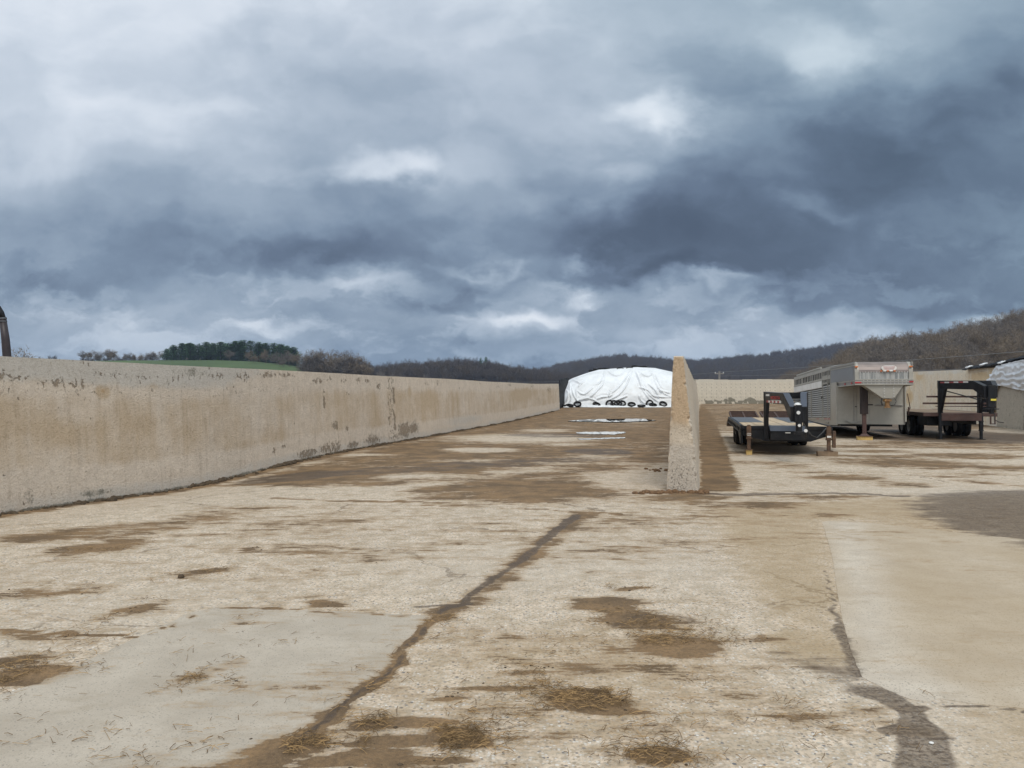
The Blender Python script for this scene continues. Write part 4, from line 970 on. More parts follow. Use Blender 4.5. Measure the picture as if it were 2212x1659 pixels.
# beaver tail and folded ramps
mb = MB(); mb.hexa([(-HWd, DL+.01, .60), (HWd, DL+.01, .60), (HWd, DL+.01, DZ-.01), (-HWd, DL+.01, DZ-.01)], [(-HWd, DL+1.2, .40), (HWd, DL+1.2, .40), (HWd, DL+1.2, .52), (-HWd, DL+1.2, .52)]); mb.build('beaver_tail', M_rust, t1r)
for x0, x1 in ((-1.05, -.12), (.05, 1.05)):
    mb = MB(); y0, y1 = DL+.05, DL+1.5; z0, z1 = DZ-.03, DZ+.13
    for x in (x0, (x0+x1)/2, x1): mb.bar((x, y0, z0), (x, y1, z1), .05, .07)
    for k in range(6):
        f = k/5; mb.bar((x0, y0+(y1-y0)*f, z0+(z1-z0)*f), (x1, y0+(y1-y0)*f, z0+(z1-z0)*f), .04, .05 if k < 5 else .12)
    mb.build('ramp', M_rust, t1r)
for sg in (-1, 1):
    for yy_ in (4.05, 5.0): wheel(t1r, sg*.97, yy_, .375, .22, sg); wheel(t1r, sg*.72, yy_, .375, .20, sg)
mb = MB(); mb.cyl((-1., 4.05, .37), (1., 4.05, .37), .05); mb.cyl((-1., 5.0, .37), (1., 5.0, .37), .05); mb.build('axle', M_blk, t1r)
mb = MB(); mb.hexa([(-1.16, .05, .60), (-1.10, .05, .60), (-1.10, 1.2, .60), (-1.16, 1.2, .60)], [(-1.16, .05, .28), (-1.10, .05, .28), (-1.10, .3, .28), (-1.16, .3, .28)]); mb.build('mud_flap', M_blk, t1r)
jl = jack(t1r, -.96, -.18, .76, .13, .115); jr = jack(t1r, 1.04, -.22, .76, .13, .115)
mb = MB(); mb.box(1.14, 1.22, -.2, -.1, .22, .66); mb.build('jack_motor', M_jack, t1r, bevel=.006)
mb = MB(); mb.box(.99, 1.09, -.286, -.281, .49, .57); mb.build('sticker', M_white, t1r)
mb = MB(); mb.box(-1.01, -.91, -.246, -.241, .52, .58); mb.build('sticker', M_white, t1r)
for x, y, sx_, sy_, m_, lab in ((-.96, -.18, .075, .075, M_block, 'short yellow timber block under the left jack of the black trailer'), (1.0, -.22, .25, .10, M_beam, 'long brown timber block under the right jack of the black trailer')):
    p = Matrix.Rotation(ang1, 3, 'Z') @ Vector((x, y, 0))
    mb = MB(); mb.box(-sx_, sx_, -sy_, sy_, 0, .13); o = mb.build('timber_block', m_, None, bevel=.006); o.location = (7.33+p.x, 20.6+p.y, 0); o.rotation_euler = (0, 0, ang1+.05)
    tag(o, lab, 'block')
# stickers and lettering on the left face of the neck beam
bd = Vector((-.20+.50, -1.85, 0)).normalized()       # direction of the left level run in local axes
def on_beam(t, z, off=.0): # t metres forward of the upright along the outer face
    n = Vector((-bd.y*-1, 0, 0)); n = Vector((bd.y, -bd.x, 0)).normalized()
    if n.x > 0: n = -n
    p = Vector((-.50, 0, z))+bd*t+n*(.0575+off); return p
def decal(name, t0, t1, z0, z1, m, off=.004):
    mb = MB(); a, b = on_beam(t0, z0, off), on_beam(t1, z0, off); c, d = on_beam(t1, z1, off), on_beam(t0, z1, off)
    n = (b-a).cross(d-a).normalized()*.002
    mb.hexa([a-n, b-n, c-n, d-n], [a+n, b+n, c+n, d+n]); return mb.build(name, m, t1r)
z0 = 1.405
for k in range(8): decal('reflector', .30+k*.17, .30+(k+1)*.17, z0, z0+.055, M_red if k % 2 == 0 else M_white)
decal('sticker', .22, .56, 1.575, 1.625, M_white)
decal('sticker', .68, 1.62, 1.466, 1.476, M_white)
def text3d(name, body, size, m, parent, origin, xdir, zdir, extrude=.002, sx=1.):
    cu = bpy.data.curves.new(name, 'FONT'); cu.body = body; cu.size = size; cu.extrude = extrude; cu.offset = size*.022; cu.resolution_u = 3; cu.align_x = 'LEFT'
    o = bpy.data.objects.new(name, cu); col.objects.link(o)
    dg = bpy.context.evaluated_depsgraph_get(); me = bpy.data.meshes.new_from_object(o.evaluated_get(dg)); bpy.data.objects.remove(o)
    me.materials.clear(); me.materials.append(m); o = link(name, me, parent)
    xd = Vector(xdir).normalized(); zd = Vector(zdir).normalized(); nn = xd.cross(zd)
    o.matrix_local = Matrix(((xd.x*sx, zd.x, nn.x, origin[0]), (xd.y*sx, zd.y, nn.y, origin[1]), (xd.z*sx, zd.z, nn.z, origin[2]), (0, 0, 0, 1)))
    return o
text3d('lettering', 'MIDSOTA', .115, M_red, t1r, on_beam(.68, 1.495, .006), bd, (0, 0, 1), sx=1.75)

# --- livestock trailer
M_alu = mat('weathered_aluminium', (.30, .29, .275), .52, metal=.35, var=.16, vscale=2.5, dirt=(.24, .22, .20), dirtamt=.5, dscale=1.5)
M_alul = mat('pale_aluminium', (.40, .38, .335), .5, metal=.25, var=.10, vscale=2.5, dirt=(.33, .31, .27), dirtamt=.6, dscale=1.2)
M_alug = mat('grey_aluminium_sheet', (.25, .255, .265), .45, metal=.45, var=.10, vscale=2)
M_nose = mat('stained_nose_sheet', (.24, .20, .185), .5, metal=.3, var=.15, vscale=3)
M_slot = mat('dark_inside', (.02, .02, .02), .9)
m = bpy.data.materials.new('streaked_corrugated_sheet'); m.use_nodes = True; t = NT(m.node_tree); bs = t.n('ShaderNodeBsdfPrincipled'); o_ = t.n('ShaderNodeOutputMaterial'); t.set(o_.inputs[0], bs.outputs[0])
co = t.n('ShaderNodeTexCoord').outputs['Object']
t.set(bs.inputs['Base Color'], t.mix(t.ss(t.noise(t.mapv(co, scale=(1, 1, .08)), 12., 6, .7), .35, .62), c4(.24, .25, .25), c4(.50, .49, .47))); bs.inputs['Roughness'].default_value = .5; bs.inputs['Metallic'].default_value = .3
M_streak = m
ang2 = -math.atan(.20); TP = R(-1.9)
t2r = tag(empty('livestock_trailer', (13.05, 28., 0), (TP, 0, ang2)), 'aluminium gooseneck livestock trailer with louvred side, between the two flatbed trailers', 'trailer')
HB = 1.175; BL_ = 9.3; Z0, Z1 = .50, 2.66
# body shell
mb = MB(); mb.box(-HB+.03, HB-.03, .012, BL_, Z0, Z0+.12); mb.box(HB-.03, HB, .0, BL_, Z0, Z1); mb.box(-HB+.02, HB-.02, BL_-.03, BL_, Z0, Z1); mb.build('body_frame', M_alu, t2r, bevel=.004)
mb = MB(); mb.prism([(-HB, Z1), (-HB, Z1+.03), (-.8, Z1+.09), (0, Z1+.11), (.8, Z1+.09), (HB, Z1+.03), (HB, Z1)], 'y', .88, BL_); mb.build('roof', M_alu, t2r)
mb = MB(); mb.hexa([(-HB, .9, Z1), (HB, .9, Z1), (HB-.2, .9, Z1+.06), (-HB+.2, .9, Z1+.06)], [(-.92, -1.5, Z1-.004), (.92, -1.5, Z1-.004), (.80, -1.5, Z1+.012), (-.80, -1.5, Z1+.012)]); mb.build('nose_roof', M_alu, t2r)
mb = MB(); mb.cyl((-HB+.10, 3.2, Z1+.10), (-HB+.10, 9.0, Z1+.10), .045, 8); mb.build('roof_roll', M_alul, t2r)
mb = MB(); mb.box(-HB+.034, -HB+.05, .9, BL_-.05, Z0+.1, Z1-.02); mb.build('slot_shade_sheet', M_slot, t2r)  # black sheet standing in for the shaded interior behind the slots
# left side: frame posts, louvre slats, slots
posts = [0.0, .92, 1.02, 1.50, 2.42, 2.52, 4.2, 5.9, 7.6, 9.24]
mb = MB()
mb.box(-HB, -HB+.05, 0, .90, Z0+.14, Z1-.62)
mb.build('corner_panel', M_alul, t2r, bevel=.004)
mb = MB(); mb.box(-HB, -HB+.05, 0., BL_, Z0-.04, Z0+.14); mb.build('side_skirt', M_alul, t2r, bevel=.004)
mb = MB()
for p in (.94, 1.47, 2.46, 4.9, 7.1, 9.24): mb.box(-HB-.012, -HB+.05, p-.03, p+.03, Z0+.14, Z1)
mb.box(-HB-.008, -HB+.05, .9, BL_, Z1-.12, Z1+.01); mb.box(-HB-.006, -HB+.05, .9, BL_, Z1-.44, Z1-.36); mb.box(-HB-.010, -HB+.05, .9, BL_, Z0+.14, Z0+.24)
mb.build('side_post', M_alul, t2r)
mb = MB()
for seg in ((.97, 1.44), (1.50, 2.43), (2.49, 4.87), (4.93, 7.07), (7.13, 9.2)):
    z = Z0+.26; top = Z1-.46 if seg[0] > 2.4 else Z1-.66
    while z < top:
        mb.hexa([(-HB+.035, seg[0], z+.066), (-HB+.045, seg[0], z+.066), (-HB+.008, seg[0], z), (-HB-.006, seg[0], z)], [(-HB+.035, seg[1], z+.066), (-HB+.045, seg[1], z+.066), (-HB+.008, seg[1], z), (-HB-.006, seg[1], z)])
        z += .083
    # bars between the air slots near the roof
o = mb.build('slat', M_alul, t2r); o['kind'] = 'stuff'
bars = [(2.5+.40*k, 2.5+.40*k+.15, Z1-.36, Z1-.12) for k in range(17)]+[(1.50, 2.43, Z1-.62, Z1-.55), (1.50, 2.43, Z1-.36, Z1-.28), (.97, 1.44, Z1-.36, Z1-.30)]+[(y, y+.08, Z1-.60, Z1-.12) for y in (1.17, 1.7, 1.95, 2.2)]
for y0, y1, z0_, z1_ in bars:
    mb = MB(); mb.box(-HB+.002, -HB+.010, y0, y1, z0_, z1_); mb.build('slot_bar', M_alul, t2r)
mb = MB(); mb.box(-HB-.025, -HB-.007, 2.5, BL_, Z1-.72, Z1-.46); mb.build('white_stripe', M_white, t2r)
for k, y in enumerate((1.0, 1.16, 1.32, 1.6, 1.8, 2.0, 3.2, 3.45, 3.7)):
    mb = MB(); mb.box(-HB-.018, -HB-.011, y, y+.09, Z0+.165, Z0+.205); mb.build('reflector', M_redf, t2r)
mb = MB(); mb.cyl((-HB-.05, 2.46, 1.55), (-HB-.012, 2.46, 1.55), .04); mb.box(-HB-.05, -HB-.03, 2.3, 2.5, 1.53, 1.57); mb.build('door_latch', M_blk, t2r)
mb = MB(); mb.box(-HB-.03, -HB-.003, 1.25, 1.85, Z0+.02, Z0+.07); mb.build('step', M_alu, t2r)
# front wall under the nose
mb = MB(); mb.box(-HB+.052, -.02, -.01, .01, Z0, 1.92); mb.build('front_panel', M_alul, t2r)
mb = MB(); mb.box(-.014, HB-.032, -.012, .012, Z0, 1.92); mb.build('front_panel', M_alul, t2r)
mb = MB(); mb.box(.15, HB-.04, -.03, -.013, 1.16, 1.19); mb.cyl((.2, -.06, 1.20), (HB-.1, -.06, 1.20), .015, 8); mb.build('grab_rail', M_alu, t2r)
mb = MB(); mb.box(-HB+.60, -HB+.62, -.025, -.011, .6, 1.9); mb.box(-HB+.70, -HB+.715, -.02, -.011, .6, 1.9); mb.build('door_seam', M_alu, t2r)
mb = MB()
arc = [(-HB+.32+.52*i/12, -.09*math.sin(i/12*math.pi)) for i in range(13)]
for (a, za), (b, zb_) in zip(arc, arc[1:]): mb.bar((a, -.05, Z0+.12+za), (b, -.05, Z0+.12+zb_), .06, .02)
mb.build('fender_lip', M_alu, t2r)
mb = MB(); mb.box(-HB+.66, -HB+.70, -.04, -.011, 1.12, 1.16); mb.build('door_latch', M_blk, t2r)
mb = MB(); mb.box(HB-.035, HB+.02, -.10, .0, Z0+.1, 1.95); mb.build('corner_post', M_alul, t2r, bevel=.004)
mb = MB(); mb.tube([(HB+.10, .05, 1.62), (HB+.12, .0, 1.4), (HB+.17, .0, 1.1), (HB+.12, .02, .98)], .015, 6); mb.build('latch_rod', M_rust, t2r)
# nose
NF, NW, NZ0 = -1.80, .925, 1.86
mb = MB()
mb.hexa([(-HB, .9, NZ0), (HB, .9, NZ0), (HB, .9, NZ0+.02), (-HB, .9, NZ0+.02)], [(-NW, NF+.02, NZ0), (NW, NF+.02, NZ0), (NW, NF+.02, NZ0+.02), (-NW, NF+.02, NZ0+.02)]); mb.build('nose_floor', M_alu, t2r)
for sg in (-1, 1):
    def sp(y, f=0.): return sg*(NW+(HB-NW)*(y-NF)/(.9-NF)+f)
    mb = MB(); mb.hexa([(sp(.9), .9, NZ0), (sp(.9)-sg*.03, .9, NZ0), (sp(.9)-sg*.03, .9, Z1), (sp(.9), .9, Z1)], [(sp(NF), NF, NZ0), (sp(NF)-sg*.03, NF, NZ0), (sp(NF)-sg*.03, NF, Z1), (sp(NF), NF, Z1)]); mb.build('nose_side', M_alu, t2r)
    mb = MB(); mb.hexa([(sp(.86, .006), .86, NZ0+.19), (sp(.86, .001), .86, NZ0+.19), (sp(.86, .001), .86, Z1-.16), (sp(.86, .006), .86, Z1-.16)], [(sp(NF+.15, .006), NF+.15, NZ0+.19), (sp(NF+.15, .001), NF+.15, NZ0+.19), (sp(NF+.15, .001), NF+.15, Z1-.12), (sp(NF+.15, .006), NF+.15, Z1-.12)]); mb.build('side_sheet', M_alug, t2r)
    for z in (NZ0+.15, NZ0+.01, Z1-.05, Z1-.13):
        mb = MB(); mb.bar((sp(.9, .012), .9, z), (sp(NF, .012), NF, z), .02, .03); mb.build('rub_rail', M_alul, t2r)
    for y, ln in ((-.75, .12), (-1.45, .12)):
        mb = MB(); mb.bar((sp(y, .016), y, NZ0+.075), (sp(y-ln, .016), y-ln, NZ0+.075), .012, .06); mb.build('reflector', M_red, t2r)
# roof of the nose, following its taper, and curved front
prof = [(NF-.02, Z1-.36), (NF-.012, Z1-.28), (NF+.03, Z1-.18), (NF+.09, Z1-.10), (NF+.18, Z1-.035), (NF+.30, Z1)]
mb = MB(); fr_ = [(y, z) for y, z in prof]
for i in range(len(prof)-1):
    (ya, za), (yb, zb_) = prof[i], prof[i+1]
    mb.hexa([(-NW+.13, ya, za), (NW-.13, ya, za), (NW-.13, ya+.02, za-.012), (-NW+.13, ya+.02, za-.012)], [(-NW+.13, yb, zb_), (NW-.13, yb, zb_), (NW-.13, yb+.02, zb_-.012), (-NW+.13, yb+.02, zb_-.012)])
mb.build('nose_sheet', M_nose, t2r, smooth=False)
for sg in (-1, 1):
    mb = MB(); poly = [(NF-.03, NZ0)]+[(y-.012, z+.012) for y, z in prof]+[(NF+.5, Z1+.01), (NF+.5, NZ0)]
    a, b = sorted((sg*NW, sg*(NW-.13))); mb.prism(poly, 'x', a, b); mb.build('corner_cap', M_alul, t2r, bevel=.01)
mb = MB(); mb.box(-NW+.14, NW-.14, NF-.005, NF+.02, NZ0+.20, Z1-.36)
for i in range(26):
    x = -NW+.16+i*(2*NW-.32)/25; mb.box(x-.008, x+.008, NF-.02, NF-.005, NZ0+.20, Z1-.37)
mb.build('corrugated_sheet', M_streak, t2r)
for z, h in ((NZ0+.17, .03), (NZ0+.10, .02), (NZ0+.0, .035)):
    mb = MB(); mb.box(-NW+.0, NW-.0, NF-.05, NF-.031, z, z+h); mb.build('rub_rail', M_alul, t2r, bevel=.003)
mb = MB(); mb.box(-NW+.01, NW-.01, NF-.036, NF+.0, NZ0+.0, NZ0+.20); mb.build('nose_band', M_alu, t2r)
mb = MB()
for i in range(12):
    x = -NW+.28+i*(2*NW-.5)/11
    for z in (NZ0+.065, NZ0+.15): mb.box(x-.012, x+.012, NF-.044, NF-.036, z-.008, z+.008)
for i in range(18):
    x = -NW+.17+i*(2*NW-.34)/17; mb.box(x-.010, x+.010, NF-.032, NF-.02, Z1-.372, Z1-.35)
o = mb.build('rivet', M_chrome, t2r); o['kind'] = 'stuff'
for x0, x1, z in ((-NW-.01, -NW+.20, NZ0+.055), (NW-.13, NW+.005, NZ0+.085)):
    mb = MB(); mb.box(x0, x1, NF-.06, NF-.047, z, z+.05); mb.build('reflector', M_red, t2r)
for x in (-NW+.05, NW-.07):
    mb = MB(); mb.box(x-.05, x+.05, NF-.07, NF-.045+.03, Z1-.20, Z1-.15); mb.build('marker_lamp', M_amber, t2r, bevel=.005)
# oval badge and lamps
bg_ = MB(); n = 20; pts = [(.16+.24*math.copysign(abs(math.cos(2*math.pi*k/n))**.6, math.cos(2*math.pi*k/n)), Z1-.225+.085*math.copysign(abs(math.sin(2*math.pi*k/n))**.7, math.sin(2*math.pi*k/n))) for k in range(n)]
bg_.prism(pts, 'y', NF-.075, NF-.03); badge = bg_.build('badge', M_white, t2r)
mb = MB()
for k, z in enumerate((Z1-.185, Z1-.225, Z1-.262)): mb.box(-.03+.02*k, .35-.02*k, NF-.08, NF-.076, z-.007, z+.007)
mb.build('badge_stripe', M_redf, badge)
for x in (-.09, .12, .33):
    mb = MB(); mb.box(x-.03, x+.03, NF-.09, NF-.05, Z1-.345, Z1-.30); mb.build('marker_lamp', M_amber, t2r)
for x in (.015, .225):
    mb = MB(); mb.box(x-.05, x+.05, NF-.088, NF-.05, Z1-.34, Z1-.305); mb.build('name_plate', M_white, t2r)
# tapered housing, coupler and jack
mb = MB(); mb.hexa([(-NW+.28, NF+.02, NZ0), (NW-.28, NF+.02, NZ0), (NW-.28, NF+.8, NZ0), (-NW+.28, NF+.8, NZ0)][::-1], [(-.02, NF+.05, 1.40), (.34, NF+.05, 1.40), (.34, NF+.38, 1.40), (-.02, NF+.38, 1.40)][::-1]); 
hs = mb.build('coupler_housing', M_alul, t2r, bevel=.006)
mb = MB()
for k in range(5):
    for s_ in (-.0, .30):
        z = 1.46+k*.09; mb.box(s_+.02-.012, s_+.02+.012, NF+.0, NF+.05, z, z+.02)
o = mb.build('rivet', M_chrome, hs); o['kind'] = 'stuff'
mb = MB(); mb.cyl((.16, NF+.2, 1.12), (.16, NF+.2, 1.41), .075, 14); mb.box(.05, .27, NF+.08, NF+.32, 1.30, 1.38); mb.cyl((.16, NF+.2, 1.08), (.16, NF+.2, 1.12), .1, 14); mb.build('coupler', mat('rusty_yellow_coupler', (.42, .25, .09), .7, var=.4, vscale=10, dirt=(.15, .07, .04), dirtamt=.8), t2r, bevel=.004)
mb = MB(); mb.tube([(.36, NF+.1, 1.44), (.42, NF+.1, 1.30), (.36, NF+.12, 1.17), (.24, NF+.14, 1.15)], .010, 6); mb.build('hose', M_hose, t2r, smooth=True); mb = MB(); mb.tube([(-.03, NF+.1, 1.40), (-.06, NF+.1, 1.28), (-.02, NF+.1, 1.16)], .022, 6); mb.build('hose', M_hose, t2r, smooth=True)
mb = MB(); mb.box(-.62, -.39, NF+.45, NF+.66, .86, 1.87); mb.build('jack_sleeve', M_sleeve, t2r, bevel=.006)
mb = MB(); mb.box(-.565, -.445, NF+.49, NF+.61, .14, .90); mb.box(-.75, -.26, NF+.40, NF+.70, .085, .105); mb.hexa([(-.66, NF+.45, .105), (-.35, NF+.45, .105), (-.35, NF+.65, .105), (-.66, NF+.65, .105)], [(-.57, NF+.50, .19), (-.44, NF+.50, .19), (-.44, NF+.60, .19), (-.57, NF+.60, .19)]); mb.build('jack', M_rust2, t2r, bevel=.004)
mb = MB(); mb.cyl((-.64, NF+.55, 1.19), (-.22, NF+.55, 1.19), .022); mb.build('crank_handle', M_blk, t2r)
for sg in (-1, 1):
    for yy_ in (4.6, 5.5): wheel(t2r, sg*.93, yy_, .38, .23, sg, z=.40+.155)
mb = MB(); mb.box(-.9, .9, .6, BL_, .42, .49); mb.build('underframe', M_blk, t2r)
p = Matrix.Rotation(ang2, 3, 'Z') @ Vector((-.505, NF+.55, 0))
mb = MB(); mb.box(-.245, .245, -.11, .11, 0, .135); o = mb.build('timber_block', M_block, None, bevel=.006); o.location = (13.05+p.x, 28+p.y, 0); o.rotation_euler = (0, 0, ang2); tag(o, 'yellow timber block under the jack of the livestock trailer', 'block')

# --- brown flatbed at the right
ang3 = -math.atan(.20)
t3r = tag(empty('flatbed_trailer', (15.9, 27.3, 0), (0, 0, ang3)), 'brown and black gooseneck flatbed trailer, rightmost, with bars across its neck', 'trailer')
D3 = .94
gooseneck_beams(t3r, M_blk, M_blk, .64, 2.07, .70, -2.1, .27, -2.65, .14, 1.86, depth=.28, w_=.12, zdeck=D3, gus=.42)
mb = MB(); mb.box(-.70, .70, .02, .12, 1.82, 2.065); mb.build('crossbar', M_blk, t3r, bevel=.006)
for sg in (-1,):
    for k in range(6):
        f0, f1 = .12+k*.29, .12+(k+1)*.29
        a = Vector((-.64, 0, 0)); d_ = Vector((.37, -2.1, 0)).normalized(); n_ = Vector((d_.y, -d_.x, 0)).normalized()
        if n_.x > 0: n_ = -n_
        p0, p1 = a+d_*f0+n_*.064, a+d_*f1+n_*.064
        mb = MB(); mb.bar((p0.x, p0.y, 2.015), (p1.x, p1.y, 2.01), .006, .045); mb.build('reflector', M_redf if k % 2 == 0 else M_white, t3r)
for z, x0, x1, h in ((1.51, -1.05, 1.0, .065), (1.27, -1.17, 1.0, .065), (1.165, -.75, 1.0, .028)):
    mb = MB(); mb.box(x0, x1, .125, .165, z-h/2, z+h/2); mb.build('rack_bar', M_rust2, t3r, bevel=.003)
cp = MB(); cp.box(-.11, .11, -2.76, -2.58, 1.18, 1.90); cp.cyl((0, -2.68, .98), (0, -2.68, 1.2), .07, 12); cp.box(-.19, .19, -2.78, -2.55, 1.12, 1.15); cpo = cp.build('coupler', M_blk, t3r, bevel=.006)
mb = MB(); mb.box(-.06, .10, -2.812, -2.803, 1.40, 1.46); mb.build('sticker', M_yel, cpo)
mb = MB(); mb.bar((-.2, -2.5, 1.40), (-.5, -.1, 1.72), .03, .03); mb.bar((.2, -2.5, 1.40), (.5, -.1, 1.5), .03, .03); mb.build('brace', M_blk, t3r)
mb = MB(); mb.tube([(.05, -2.65, 1.12), (.12, -2.6, .95), (.10, -2.65, .80), (.20, -2.7, .72), (.34, -2.72, .70)], .016, 6); mb.build('chain', M_hose, t3r)
mb = MB(); mb.box(-.64, .66, -.13, -.02, .66, D3-.05); mb.hexa([(-.64, -.14, D3-.05), (.66, -.14, D3-.05), (.66, -.02, D3-.05), (-.64, -.02, D3-.05)], [(-.64, -.06, D3+.0), (.66, -.06, D3+.0), (.66, -.02, D3), (-.64, -.02, D3)]); mb.build('front_panel', M_rust2, t3r, bevel=.006)
mb = MB(); mb.box(-1.2, 1.2, -.016, .10, D3-.13, D3-.003); mb.build('front_rail', M_rust2, t3r, bevel=.004)
for sg in (-1, 1):
    mb = MB(); x = sg*1.17; mb.box(x-.03, x+.03, .10, 6.6, D3-.13, D3); mb.build('side_rail', M_rust, t3r, bevel=.004)
    mb = MB(); mb.box(sg*.5-.06, sg*.5+.06, .1, 6.4, D3-.42, D3-.14); mb.build('frame_beam', M_blk, t3r)
    jack(t3r, sg*.66, -.05, .84, .0, .11, M_blk, .22)
for i in range(12):
    x0 = -1.13+i*.188; mb = MB(); mb.box(x0+.003, x0+.185, .11, 6.5, D3-.05, D3-.008); mb.build('plank', M_beam, t3r)
for y in (1.6, 3.2): 
    mb = MB(); mb.box(-1.24, -1.2, y, y+.07, D3-.16, D3+.17); mb.build('stake', M_rust, t3r)
for x in (.96, 1.1): 
    mb = MB(); mb.box(x-.02, x+.02, -.08, -.04, .56, D3-.1); mb.build('stake_bracket', M_rust2, t3r)
mb = MB(); mb.box(.94, 1.12, -.08, -.04, .54, .57); mb.build('stake_bracket', M_rust2, t3r)
for sg in (-1, 1):
    for yy_ in (2.3, 3.2): wheel(t3r, sg*.95, yy_, .39, .23, sg); wheel(t3r, sg*.68, yy_, .39, .21, sg)
mb = MB(); mb.box(-.9, -.1, .5, 1.6, .45, .82); mb.build('toolbox', M_blk, t3r, bevel=.01)

# ------------------------------------------------------------------ leaning pipe behind the left wall
M_pipe = mat('brown_pipe', (.035, .025, .028), .5, var=.3, vscale=4)
pp = [((31)/1, 1100), (24, 1020), (15, 958), (9, 938), (0, 922), (-12, 912)]
yb = 14.5
pts = [((a-8-CX)/FOC*yb, yb, CAMH+(HY-b)/FOC*yb) for a, b in pp]
pts = [(pts[0][0]+.06, yb, -.1)]+pts
pr = tag(empty('metal_pipe', pts[0]), 'dark brown metal pipe with a bent top standing behind the left wall', 'pipe')
mb = MB(); mb.tube([Vector(p)-Vector(pts[0]) for p in pts[:4]], [.080, .076, .070, .062], 14); mb.build('pipe_body', M_pipe, pr, smooth=True)
mb = MB(); mb.tube([Vector(p)-Vector(pts[0]) for p in pts[3:]], [.058, .056, .052, .045], 12); mb.build('bent_end', M_blk, pr, smooth=True)
mb = MB(); q = Vector(pts[3])-Vector(pts[0]); mb.tube([q-Vector((0, 0, .05)), q-Vector((0, 0, .02))], .072, 14); mb.tube([q+Vector((0, 0, .0)), q+Vector((-.005, 0, .03))], .070, 14); mb.build('clamp', M_plate, pr)

# ------------------------------------------------------------------ far terrain
M_field = mat('green_field', (.085, .125, .052), .95, var=.18, vscale=.02, spec=.1)
M_earth = mat('wood_floor_earth', (.045, .038, .030), .95, var=.25, vscale=.02, spec=.1)
M_verge = mat('rough_verge', (.12, .11, .06), .95, var=.3, vscale=.2, spec=.1)
RID = [ # distance, near width, far width, [(px, crest y px of the bare ground)]
 (560., 230., 420., [(-1600,1115),(-600,1105),(0,1092),(250,1085),(480,1084),(650,1083),(760,1087),(850,1096),(1000,1118),(1150,1150),(1350,1172),(1500,1176)]),
 (700., 160., 300., [(900,1178),(1000,1150),(1100,1140),(1250,1134),(1380,1126),(1480,1130),(1560,1140),(1650,1152),(1750,1166),(1900,1176)]),
 (1400., 700., 500., [(1380,1176),(1500,1150),(1620,1133),(1680,1117),(1750,1104),(1800,1096),(1870,1088),(1920,1093),(2000,1101),(2050,1106),(2150,1100),(2300,1085),(2400,1073),(2500,1061),(2600,1050),(2800,1030),(3200,1000),(4500,980)]),
 (400., 210., 300., [(2250,1176),(2400,1165),(2480,1145),(2550,1125),(2620,1104),(2700,1092),(2800,1080),(2880,1062),(2950,1052),(3000,1043),(3072,1016),(3300,965),(3800,900),(5000,860)])]
def hill(px, d):
    h = np.full(np.broadcast(px, d).shape, -2.5)
    for rd, wn, wf, cr in RID:
        cy = np.interp(px, [c[0] for c in cr], [c[1] for c in cr], left=1177, right=cr[-1][1])
        ch = np.maximum((HY-cy)/FOC*rd+CAMH+2.5, 0)
        s = np.where(d < rd, sstep((d-(rd-wn))/wn), .35+.65*sstep((rd+wf-d)/wf))
        h = np.maximum(h, -2.5+ch*s)
    return h
pxs = np.concatenate([np.linspace(-6000, -300, 30), np.linspace(-280, 3350, 330), np.linspace(3400, 9000, 30)])
ds = np.concatenate([[100, 115, 130], np.linspace(150, 1000, 120), np.linspace(1020, 2200, 60)])
PX, DS = np.meshgrid(pxs, ds, indexing='ij')
HX = (PX-CX)/FOC*DS; HZ_ = hill(PX, DS)+1.2*(fbm(HX*.01, DS*.01)-.5)*sstep((DS-140)/100)
me = newmesh('hills', np.stack([HX, DS+0*HX, HZ_], -1).reshape(-1, 3), gridfaces(len(pxs), len(ds))[:, ::-1], M_earth, True)
tag(link('hills', me), 'low wooded hills around the farm', None, None, 'structure')
# a plain sheet under everything, to the horizon
gme = newmesh('ground', [(-3000, -1500, -2.9), (3000, -1500, -2.9), (3000, 3000, -2.9), (-3000, 3000, -2.9)], [(0, 1, 2, 3)], M_verge)
tag(link('ground', gme), 'rough ground around the silage yard', None, None, 'structure')
# verge between the yard and the hills
vx = np.linspace(-160, 220, 60); vy = np.concatenate([np.linspace(-60, 110, 40)])
VX, VY = np.meshgrid(vx, vy, indexing='ij'); VZ = -.35+.0*VX
me = newmesh('verge', np.stack([VX, VY, VZ], -1).reshape(-1, 3), gridfaces(60, 40)[:, ::-1]*1, M_verge, True)
me.flip_normals() if hasattr(me, 'flip_normals') else None
tag(link('verge', me), 'rough grass verge around the bunkers', None, None, 'structure')
# green field on the left hill, laid just over the terrain
fp = np.linspace(-900, 905, 140); fd = np.linspace(345, 575, 60); FP, FD = np.meshgrid(fp, fd, indexing='ij')
FX = (FP-CX)/FOC*FD
me = newmesh('grass_field', np.stack([FX, FD, hill(FP, FD)+1.2*(fbm(FX*.01, FD*.01)-.5)*sstep((FD-140)/100)+.35], -1).reshape(-1, 3), gridfaces(140, 60)[:, ::-1], M_field, True)
tag(link('grass_field', me), 'green field below the pine grove', None, None, 'structure')

